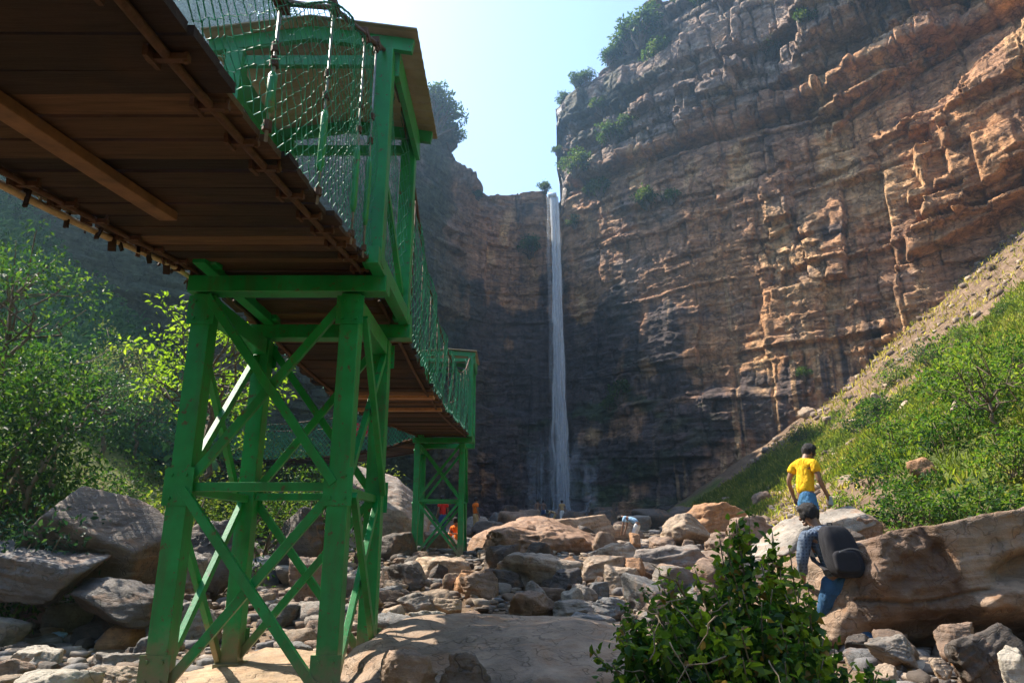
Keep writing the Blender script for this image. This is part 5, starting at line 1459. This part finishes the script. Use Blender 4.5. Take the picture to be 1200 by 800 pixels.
    lst = ((1040, 480, 34, 'dark bush in the middle of the grassy slope'), (1072, 505, 46, 'large dark bush above the rust orange rock'), (1165, 480, 40, 'dark spreading bush under the upper right grass'),
           (1192, 425, 36, 'bush high on the slope cut by the right picture edge'), (1120, 440, 34, 'round bush left of the dark spreading bush'), (1036, 560, 40, 'bright bush right behind the man in yellow'),
           (1000, 590, 30, 'low bright bush by the light grey slab'), (1060, 600, 50, 'leafy bush directly behind the end of the massive block'), (1100, 610, 48, 'leafy bush over the middle of the massive block'),
           (1150, 605, 54, 'yellowish bush over the right end of the massive block'), (1195, 600, 50, 'bush in front of the small slope tree'), (1030, 610, 34, 'small bush at the shoulder of the massive block'),
           (1110, 520, 44, 'bush beside the rust orange rock'), (1140, 500, 44, 'bush up and right of the rust orange rock'), (1090, 420, 26, 'small bush below the upper rubble'),
           (1010, 500, 26, 'small bush up and right of the yellow shirt'), (1050, 440, 24, 'small round bush high in the grass'), (1180, 362, 16, 'bush at the upper edge of the grass near the right border'),
           (1130, 395, 16, 'bush on the upper grass below the rubble strip'), (1055, 545, 30, 'bush left of the rust orange rock'), (1075, 575, 36, 'bush below the rust orange rock'), (990, 612, 20, 'tuft of leaves beside the dark angular rock'),
           (940, 512, 16, 'tiny bush on the lower grass left of the yellow shirt'), (1190, 540, 46, 'dense bush under the small slope tree'))
    protos = []
    for i in range(5):
        protos.append(shrub('slope_bush', 'x', (0, 0, 0), 1.0, 1.25, LM['slope'] if i % 2 else LM['bank'], 120 + i, 560, .12, 17, SG))
    used = set()
    for i, (px, py, rp, lab) in enumerate(lst):
        h0 = hit(px, py + rp * .45); d = proj(h0)[2]; r = rp / FPX * d
        k = i % 5
        if k not in used:
            o = protos[k]; used.add(k); o.location = h0 - Vector((0, 0, .05)); o.scale = (r, r, r * rr.uniform(.8, 1.1)); o['label'] = lab; o.rotation_euler.z = rr.random() * 6
        else:
            o = dup(protos[k], h0 - Vector((0, 0, .05)), rr.random() * 6, (r, r, r * rr.uniform(.8, 1.1)), lab)
    p = at(1186, 585, 11.5); tree('slope_tree', 'small dark leaved tree with a thin trunk, right edge of the green slope', 'tree', (p.x, p.y, g(p.x, p.y)), 1.95, .85, LM['slope'], 131, .35, .04, 8, 4, 900, .085, .75, (-.03, 0))
    p = at(1150, 520, 13.5); tree('slope_tree', 'second small tree on the slope, left of the thin trunked one', 'tree', (p.x, p.y, g(p.x, p.y)), 1.5, .8, LM['slope'], 132, .3, .04, 8, 4, 900, .085, .75)
    # ---- ground cover and grass on the slopes: nobody could count it
    rng = np.random.RandomState(41); n = 210000
    Y = 7.5 + 56 * rng.rand(n) ** 1.35; X = toe_right(Y) - 1 + 42 * rng.rand(n) ** 1.15
    v, _ = veg_mask(X, Y); keep = (v > .32 + .3 * rng.rand(n)) & (X < .92 * Y + 2.5)
    keep = keep | ((rng.rand(n) < .10) & (X < .92 * Y + 2.5) & (X > toe_right(Y) + .8) & (cliff_y(np.clip(X, -90, 88)) - Y > 1))
    vk = v[keep]; X, Y = X[keep], Y[keep]; Z = ground(X, Y); P = np.stack([X, Y, Z - .02], 1)
    dr = X - toe_right(Y)
    ln = np.clip(.10 + .006 * Y, .1, .5) * rng.uniform(.6, 1.5, len(X))
    V, F, T = leaves(P, ln, rng, np.tile([0, 0, 1.6], (len(X), 1)), up=0, aspect=.16, tint=np.clip(.4 + .5 * fbm(X / 2.5, Y / 2.5, 0, 81, 3) + .2 * rng.randn(len(X)) + .6 * (vk < .3), 0, 1))
    o = link('grass', mk_mesh('grass', V, F, False, {'tint': T}), LM['grass'], None, kind='stuff'); o['label'] = 'sunlit grass covering the right slope'; o['category'] = 'grass'
    cl = []
    for _ in range(1900):
        y = 9 + 50 * rng.rand() ** 1.3; x = toe_right(y) + 36 * rng.rand() ** 1.1
        v, _ = veg_mask(np.array([x]), np.array([y]))
        if v[0] < .5 or x > .92 * y + 2 or fbm(np.array([x / 3.5]), np.array([y / 3.5]), 0, 83, 3)[0] < -.05 + .3 * (y > 25): continue
        r = rng.uniform(.12, .32) * (1 + y / 40); cl.append((np.array([x, y, g(x, y) + .3 * r]), np.array([r, r, r * .7])))
    V, F, T = crown(cl, 330, .10, rng, .6)
    o = link('ground_cover', mk_mesh('ground_cover', V, F, False, {'tint': T}), LM['slope'], None, kind='stuff'); o['label'] = 'low leafy ground cover scattered through the slope grass'; o['category'] = 'ground cover'
    # low creepers and litter leaves on the left bank floor
    cl = []
    for _ in range(1100):
        y = 8.5 + 18 * rng.rand(); x = toe_left(y) - .3 - 9 * rng.rand()
        r = rng.uniform(.2, .5); cl.append((np.array([x, y, g(x, y) + .3 * r]), np.array([r, r, r * .8])))
    V, F, T = crown(cl, 240, .10, rng, .6)
    o = link('undergrowth', mk_mesh('undergrowth', V, F, False, {'tint': T}), LM['bank'], None, kind='stuff'); o['label'] = 'undergrowth on the floor of the left bank'; o['category'] = 'undergrowth'
    cliff_plants(CL)

def cliff_plants(CL):
    V, NV, s, px, top = CL['V'], CL['NV'], CL['s'], CL['px'], CL['top']
    face = V[:NV].reshape(-1, 3)
    d = face[:, 1] * CP + (face[:, 2] - CZ) * SP
    sx = 600 + FPX * face[:, 0] / d; sy = 400 - FPX * (-face[:, 1] * SP + (face[:, 2] - CZ) * CP) / d
    CG = 'plants rooted on the cliff'
    lst = ((516, 150, 18, 'tree', 'shaggy tree on the left cliff shoulder beside the tower roof'), (528, 170, 11, 'tree', 'small tree hanging just below the shaggy cliff tree'), (508, 122, 12, 'tree', 'tree top showing above the tower roof on the left cliff'),
           (300, 26, 22, 'tree', 'hazy tree on the left cliff top behind the netting'), (270, 12, 22, 'tree', 'hazy tree left of the other one behind the netting'), (332, 42, 14, 'tree', 'small hazy tree at the lower end of the left cliff top'),
           (667, 92, 10, 'shrub', 'round shrub sticking out at the left corner of the right cliff'), (662, 122, 9, 'shrub', 'shrub clinging to the right cliff nose below the corner'), (683, 78, 9, 'shrub', 'shrub second up along the right cliff skyline'),
           (703, 68, 10, 'shrub', 'shrub third up along the right cliff skyline'), (735, 60, 20, 'tree', 'dense green tree on the right cliff skyline'), (752, 48, 22, 'tree', 'biggest green tree high on the right cliff skyline'), (720, 75, 15, 'shrub', 'shrub left under the biggest skyline tree'),
           (770, 70, 14, 'shrub', 'shrub right under the biggest skyline tree'), (765, 20, 8, 'shrub', 'small shrub near the top of the skyline'), (820, 8, 14, 'shrub', 'shrub at the top picture edge on the right cliff'), (800, 6, 10, 'shrub', 'tuft left of the shrub at the top picture edge'),
           (646, 178, 6, 'shrub', 'tiny shrub sticking out of the right cliff nose'), (644, 215, 7, 'shrub', 'shrub at the left of the fall lip'), (676, 200, 15, 'shrub', 'yellowish shrub just right of the fall lip'), (704, 228, 12, 'shrub', 'shrub on the ledge right of the fall lip'),
           (690, 228, 8, 'shrub', 'hanging shrub between the two ledge shrubs'), (715, 165, 14, 'shrub', 'shrub patch in the middle of the broken upper cliff'), (700, 130, 10, 'shrub', 'shrub patch on the left of the upper cliff'), (735, 150, 10, 'shrub', 'grassy patch in the gully of the upper cliff'),
           (622, 295, 12, 'shrub', 'dark shrub on the wall left of the falling water'), (672, 265, 8, 'shrub', 'dark shrub on the wall right of the falling water'), (755, 240, 13, 'shrub', 'shaded shrub on the ledge right of the fall'), (785, 236, 10, 'shrub', 'second shaded shrub on that ledge'),
           (728, 466, 14, 'shrub', 'dark shrub on the mossy ledge right of the fall foot'), (715, 478, 10, 'shrub', 'low shrub left of the dark ledge shrub'), (905, 60, 12, 'shrub', 'shrub in the dark cleft of the upper right cliff'), (940, 30, 12, 'shrub', 'shrub near the top in the dark cleft'),
           (560, 232, 6, 'shrub', 'tuft on the left rim of the notch'), (940, 440, 8, 'shrub', 'small bush where the wall meets the slope'))
    protos = {}
    for kind, rad in (('tree', 1), ('shrub', 1)):
        for i in range(3):
            rng = np.random.RandomState(700 + i + (10 if kind == 'tree' else 0)); root = thing('cliff_' + kind, 'x', kind, (0, 0, 0), 0, CG)
            cl = []; mb = MB()
            for k in range(16):
                v = rng.normal(size=3); v /= np.linalg.norm(v); c = v * rng.uniform(.25, .8) * np.array([1, 1, .75]) + np.array([0, 0, .15])
                cl.append((c, np.array([.34, .34, .26]) * rng.uniform(.6, 1.2))); mb.tube(limb_pts((0, .2, -.9), c, rng, .08, 4), [.07, .05, .03, .015], 4)
            W, F, T = crown(cl, 820, .17, rng, .5)
            mb.build('trunk' if kind == 'tree' else 'stems', LM['bark'], root, local=True); link('crown' if kind == 'tree' else 'foliage', mk_mesh('crown', W, F, False, {'tint': T}), LM['cliff'], root)
            protos[kind, i] = [root, False]
    rr = random.Random(4)
    for i, (x, y, rp, kind, lab) in enumerate(lst):
        q = (sx - x) ** 2 + (sy - y) ** 2 + np.where(d < 5, 1e9, 0) + np.maximum(d - 110, 0) * 5
        j = int(np.argmin(q)); p = face[j]; r = (1.75 if i < 6 else 1.35) * rp / FPX * d[j]
        loc = Vector(p) + Vector((0, -.35 * r, .25 * r))
        pr = protos[kind, i % 3]
        if not pr[1]:
            pr[1] = True; o = pr[0]; o.location = loc; o.scale = (r, r, r); o.rotation_euler.z = rr.random() * 6; o['label'] = lab
        else: dup(pr[0], loc, rr.random() * 6, r, lab)
# ------------------------------------------------------------------ the falling water
def water_materials():
    m, nt = new_mat('falling_water')
    uv = nd(nt, 'ShaderNodeAttribute', attribute_name='flow').outputs['Color']
    mp = nd(nt, 'ShaderNodeMapping', ins={'Vector': uv, 'Scale': (34, 2.2, 1)})
    a = noise_n(nt, mp.outputs[0], 1.0, 8, .7, .5).outputs['Fac']
    mp2 = nd(nt, 'ShaderNodeMapping', ins={'Vector': uv, 'Scale': (5, 9, 1)})
    b = noise_n(nt, mp2.outputs[0], 1.0, 5, .6, .8).outputs['Fac']
    al = mathn(nt, 'ADD', mathn(nt, 'MULTIPLY', a, 1.3), mathn(nt, 'MULTIPLY', b, .9))
    al = ramp(nt, al, [(.98, .03), (1.34, .85)])
    dens = nd(nt, 'ShaderNodeAttribute', attribute_name='dens').outputs['Fac']
    al = mathn(nt, 'MULTIPLY', al, dens, True)
    d = nd(nt, 'ShaderNodeBsdfDiffuse', ins={'Color': (.95, .97, .99, 1)})
    t = nd(nt, 'ShaderNodeBsdfTranslucent', ins={'Color': (.95, .97, .99, 1)})
    w = nd(nt, 'ShaderNodeMixShader', ins={0: .5, 1: d.outputs[0], 2: t.outputs[0]})
    tr = nd(nt, 'ShaderNodeBsdfTransparent')
    mx = nd(nt, 'ShaderNodeMixShader', ins={0: al, 1: tr.outputs[0], 2: w.outputs[0]})
    out = nd(nt, 'ShaderNodeOutputMaterial'); nt.links.new(mx.outputs[0], out.inputs[0])
    m2, nt = new_mat('pool_water'); co = geopos(nt)
    finish(nt, (.012, .028, .034), .06, noise_n(nt, co, 2.2, 4).outputs['Fac'], .25, .05, 0, .5)
    return m, m2

def build_water(CL):
    wm, pm = water_materials()
    rng = np.random.RandomState(2)
    # line of the lip and foot, a little in front of the rock
    lip = np.array([5.55, 84.35, 46.0]); foot_z = 2.9
    V, F, U, Dn = [], [], [], []; base = 0
    # strands: (x offset at lip, at foot, radius top, bottom, density)
    strands = [(.15, .3, .34, .62, .26, 1), (.25, .4, .5, .85, .14, 2), (-.7, -.5, .16, .4, .20, 3)]
    for k in range(30):
        xo = rng.normal() * .26; strands.append((.22 + xo, .3 + xo * 1.35 + rng.normal() * .10, rng.uniform(.05, .17), rng.uniform(.08, .2), rng.uniform(.3, .72), 10 + k))
    for k in range(10):
        xo = rng.uniform(-.6, .6); strands.append((.22 + xo * .6, .3 + xo * 1.3, rng.uniform(.04, .09), rng.uniform(.06, .14), rng.uniform(.25, .5), 60 + k))
    for (xa, xb, ra, rb, de, sd) in strands:
        nz, na = 90, (14 if sd < 10 else 8)
        t = np.linspace(0, 1, nz); z = lip[2] - (lip[2] - foot_z) * t
        out = 3.0 * np.sqrt(t) + .9 * t
        r = ra + (rb - ra) * t; r = r * (1 + .45 * fbm(t * 13, sd, 0, sd, 4))
        cx = lip[0] + xa + (xb - xa) * t + (.10 + .42 * t) * fbm(t * 7, sd * 3, 0, sd + 9, 4); cy = lip[1] - out
        a = np.linspace(0, 2 * math.pi, na + 1)
        X = cx[:, None] + r[:, None] * np.cos(a); Y = cy[:, None] + .6 * r[:, None] * np.sin(a); Zz = np.repeat(z[:, None], na + 1, 1)
        V.append(np.stack([X, Y, Zz], -1).reshape(-1, 3))
        U.append(np.stack([np.repeat(a[None] / 6.283 + sd, nz, 0), np.repeat(t[:, None] * 6, na + 1, 1) + sd, 0 * X], -1).reshape(-1, 3))
        en = np.sin(np.clip(t * 30 + .35, 0, 1) * 1.57) * (1 - .42 * t) * (1 if sd < 10 else 1 - .75 * sstep(.1, .5, fbm(t * 6, sd, 5, sd + 40, 3)))
        Dn.append(np.repeat((de * en)[:, None], na + 1, 1).ravel())
        i = base + np.arange(nz * (na + 1)).reshape(nz, na + 1); base += nz * (na + 1)
        F.append(np.stack([i[:-1, :-1].ravel(), i[1:, :-1].ravel(), i[1:, 1:].ravel(), i[:-1, 1:].ravel()], 1))
    o = link('waterfall', mk_mesh('waterfall', np.concatenate(V), np.concatenate(F), True, {'flow': np.concatenate(U), 'dens': np.concatenate(Dn)}), wm, kind='structure')
    # thin films of water running down the stepped foot of the wall
    CV, NVr, s = CL['V'], CL['NV'], CL['s']; j0 = int(np.argmin(np.abs(CL['px'] - 5.6)))
    Vf, Ff, Uf, Df = [], [], [], []; b0 = 0
    for k in range(20):
        c = rng.normal() * 4.2; jc = int(np.searchsorted(s, s[j0] + c)); wj = rng.randint(4, 13); j = np.arange(jc - wj, jc + wj + 1)
        zt = rng.uniform(5.5, 15) * math.exp(-(c / 9) ** 2) + 2; rows = np.where((CV[:NVr, jc, 2] > 1.5) & (CV[:NVr, jc, 2] < zt))[0]
        if len(rows) < 6: continue
        blk = CV[rows][:, j].copy(); kk = np.ones(5) / 5
        blk[..., 1] = np.minimum(blk[..., 1], np.minimum.accumulate(blk[::-1, :, 1], 0)[::-1]) - .10
        n, m = blk.shape[:2]
        Vf.append(blk.reshape(-1, 3)); e = 1 - np.abs(np.linspace(-1, 1, m)) ** 2
        v = np.linspace(0, 1, n); Df.append(((.14 + .22 * rng.rand()) * e[None] * np.minimum(1, (1 - v) * 4)[:, None]).ravel())
        Uf.append(np.stack([np.repeat(np.linspace(0, m * .02, m)[None], n, 0) + k, np.repeat(v[:, None] * n * .02, m, 1), np.zeros((n, m))], -1).reshape(-1, 3))
        i = b0 + np.arange(n * m).reshape(n, m); b0 += n * m
        Ff.append(np.stack([i[:-1, :-1].ravel(), i[:-1, 1:].ravel(), i[1:, 1:].ravel(), i[1:, :-1].ravel()], 1))
    link('wall_water', mk_mesh('wall_water', np.concatenate(Vf), np.concatenate(Ff), True, {'flow': np.concatenate(Uf), 'dens': np.concatenate(Df)}), wm, kind='structure')
    # water sliding over the lip
    mb = MB(); mb.quadbox([(4.9, 84.0, 45.9), (6.1, 84.0, 45.9), (6.2, 95, 46.3), (4.9, 95, 46.3), (4.95, 84.0, 46.42), (6.05, 84.0, 46.42), (6.2, 95, 46.8), (4.9, 95, 46.8)])
    m, nt = new_mat('lip_water'); finish(nt, (.75, .82, .88), .25)
    mb.build('stream', m, smooth=True)['kind'] = 'structure'
    # pool behind the boulders
    mb = MB(); mb.box((-9, 58, 1.9), (14, 90, 2.62)); o = mb.build('pool', pm); o['kind'] = 'structure'
    # spray round the foot of the fall: a thin round cloud
    m, nt = new_mat('spray_air')
    v = nd(nt, 'ShaderNodeVolumePrincipled', ins={'Color': (.9, .95, 1, 1), 'Density': .06, 'Anisotropy': .2})
    out = nd(nt, 'ShaderNodeOutputMaterial'); nt.links.new(v.outputs[0], out.inputs['Volume'])
    D, Fi = ico(4); P = D * np.array([2.6, 2.4, 4.2]) * (1 + .12 * fbm(D[:, 0] * 2, D[:, 1] * 2, D[:, 2] * 2, 3, 3))[:, None]
    o = link('spray', mk_mesh('spray', P, Fi, True), m, None, (5.9, 81.0, 5.2), 'stuff'); o['label'] = 'pale spray where the falling water hits the rocks'; o['category'] = 'spray'
# ------------------------------------------------------------------ camera, sky, sun, air
def build_camera():
    cam = bpy.data.cameras.new('camera'); co = bpy.data.objects.new('camera', cam); COL.objects.link(co)
    co.location = (0, 0, CZ); co.rotation_euler = (R(90) + PITCH, 0, 0)
    cam.lens = 24; cam.sensor_width = 36; cam.sensor_fit = 'HORIZONTAL'
    cam.clip_start = .05; cam.clip_end = 1500
    SC.camera = co

SUN_AZ, SUN_EL = -62.0, 50.0
def build_light():
    w = bpy.data.worlds.new('World'); SC.world = w; w.use_nodes = True
    nt = w.node_tree; nt.nodes.clear()
    sky = nt.nodes.new('ShaderNodeTexSky'); sky.sky_type = 'NISHITA'; sky.sun_disc = False
    sky.sun_elevation = R(SUN_EL); sky.sun_rotation = R(SUN_AZ)
    sky.air_density = 1.0; sky.dust_density = 1.4; sky.ozone_density = 3.0; sky.altitude = 100
    bg = nt.nodes.new('ShaderNodeBackground'); bg.inputs[1].default_value = .15
    out = nt.nodes.new('ShaderNodeOutputWorld')
    nt.links.new(sky.outputs[0], bg.inputs[0]); nt.links.new(bg.outputs[0], out.inputs[0])
    s = bpy.data.lights.new('sun', 'SUN'); s.energy = 4.8; s.angle = R(.53); s.color = (1, .90, .76)
    so = bpy.data.objects.new('sun', s); COL.objects.link(so)
    d = Vector((math.sin(R(SUN_AZ)) * math.cos(R(SUN_EL)), math.cos(R(SUN_AZ)) * math.cos(R(SUN_EL)), math.sin(R(SUN_EL))))
    so.rotation_euler = d.to_track_quat('Z', 'Y').to_euler(); so.location = (-30, 20, 90)

def build_haze():
    m, nt = new_mat('air')
    v = nd(nt, 'ShaderNodeVolumePrincipled', ins={'Color': (.46, .74, 1.0, 1), 'Density': .0012, 'Anisotropy': .74})
    out = nd(nt, 'ShaderNodeOutputMaterial'); nt.links.new(v.outputs[0], out.inputs['Volume'])
    mb = MB(); mb.box((-265, -265, -45), (265, 265, 120))
    o = mb.build('haze', m); o['kind'] = 'stuff'; o['label'] = 'thin pale blue haze filling the whole gorge'; o['category'] = 'haze'

def settings():
    SC.view_settings.view_transform = 'Standard'; SC.view_settings.look = 'None'
    SC.view_settings.exposure = 1.5; SC.view_settings.gamma = 1
    SC.render.engine = 'CYCLES'
    c = SC.cycles
    c.use_denoising = True
    try: c.denoiser = 'OPENIMAGEDENOISE'
    except Exception: pass
    c.max_bounces = 6; c.diffuse_bounces = 3; c.glossy_bounces = 2; c.transmission_bounces = 4
    c.volume_bounces = 0; c.transparent_max_bounces = 12
    c.caustics_reflective = False; c.caustics_refractive = False
    c.use_adaptive_sampling = True; c.adaptive_threshold = .012
# ------------------------------------------------------------------ build everything
import os as _os
build_camera(); build_light(); settings(); build_ground()
CL = build_cliff()
build_bridge()
build_rocks(); build_people(); scatter_rocks(); rubble(); litter()
build_vegetation(CL); build_water(CL)
build_haze()
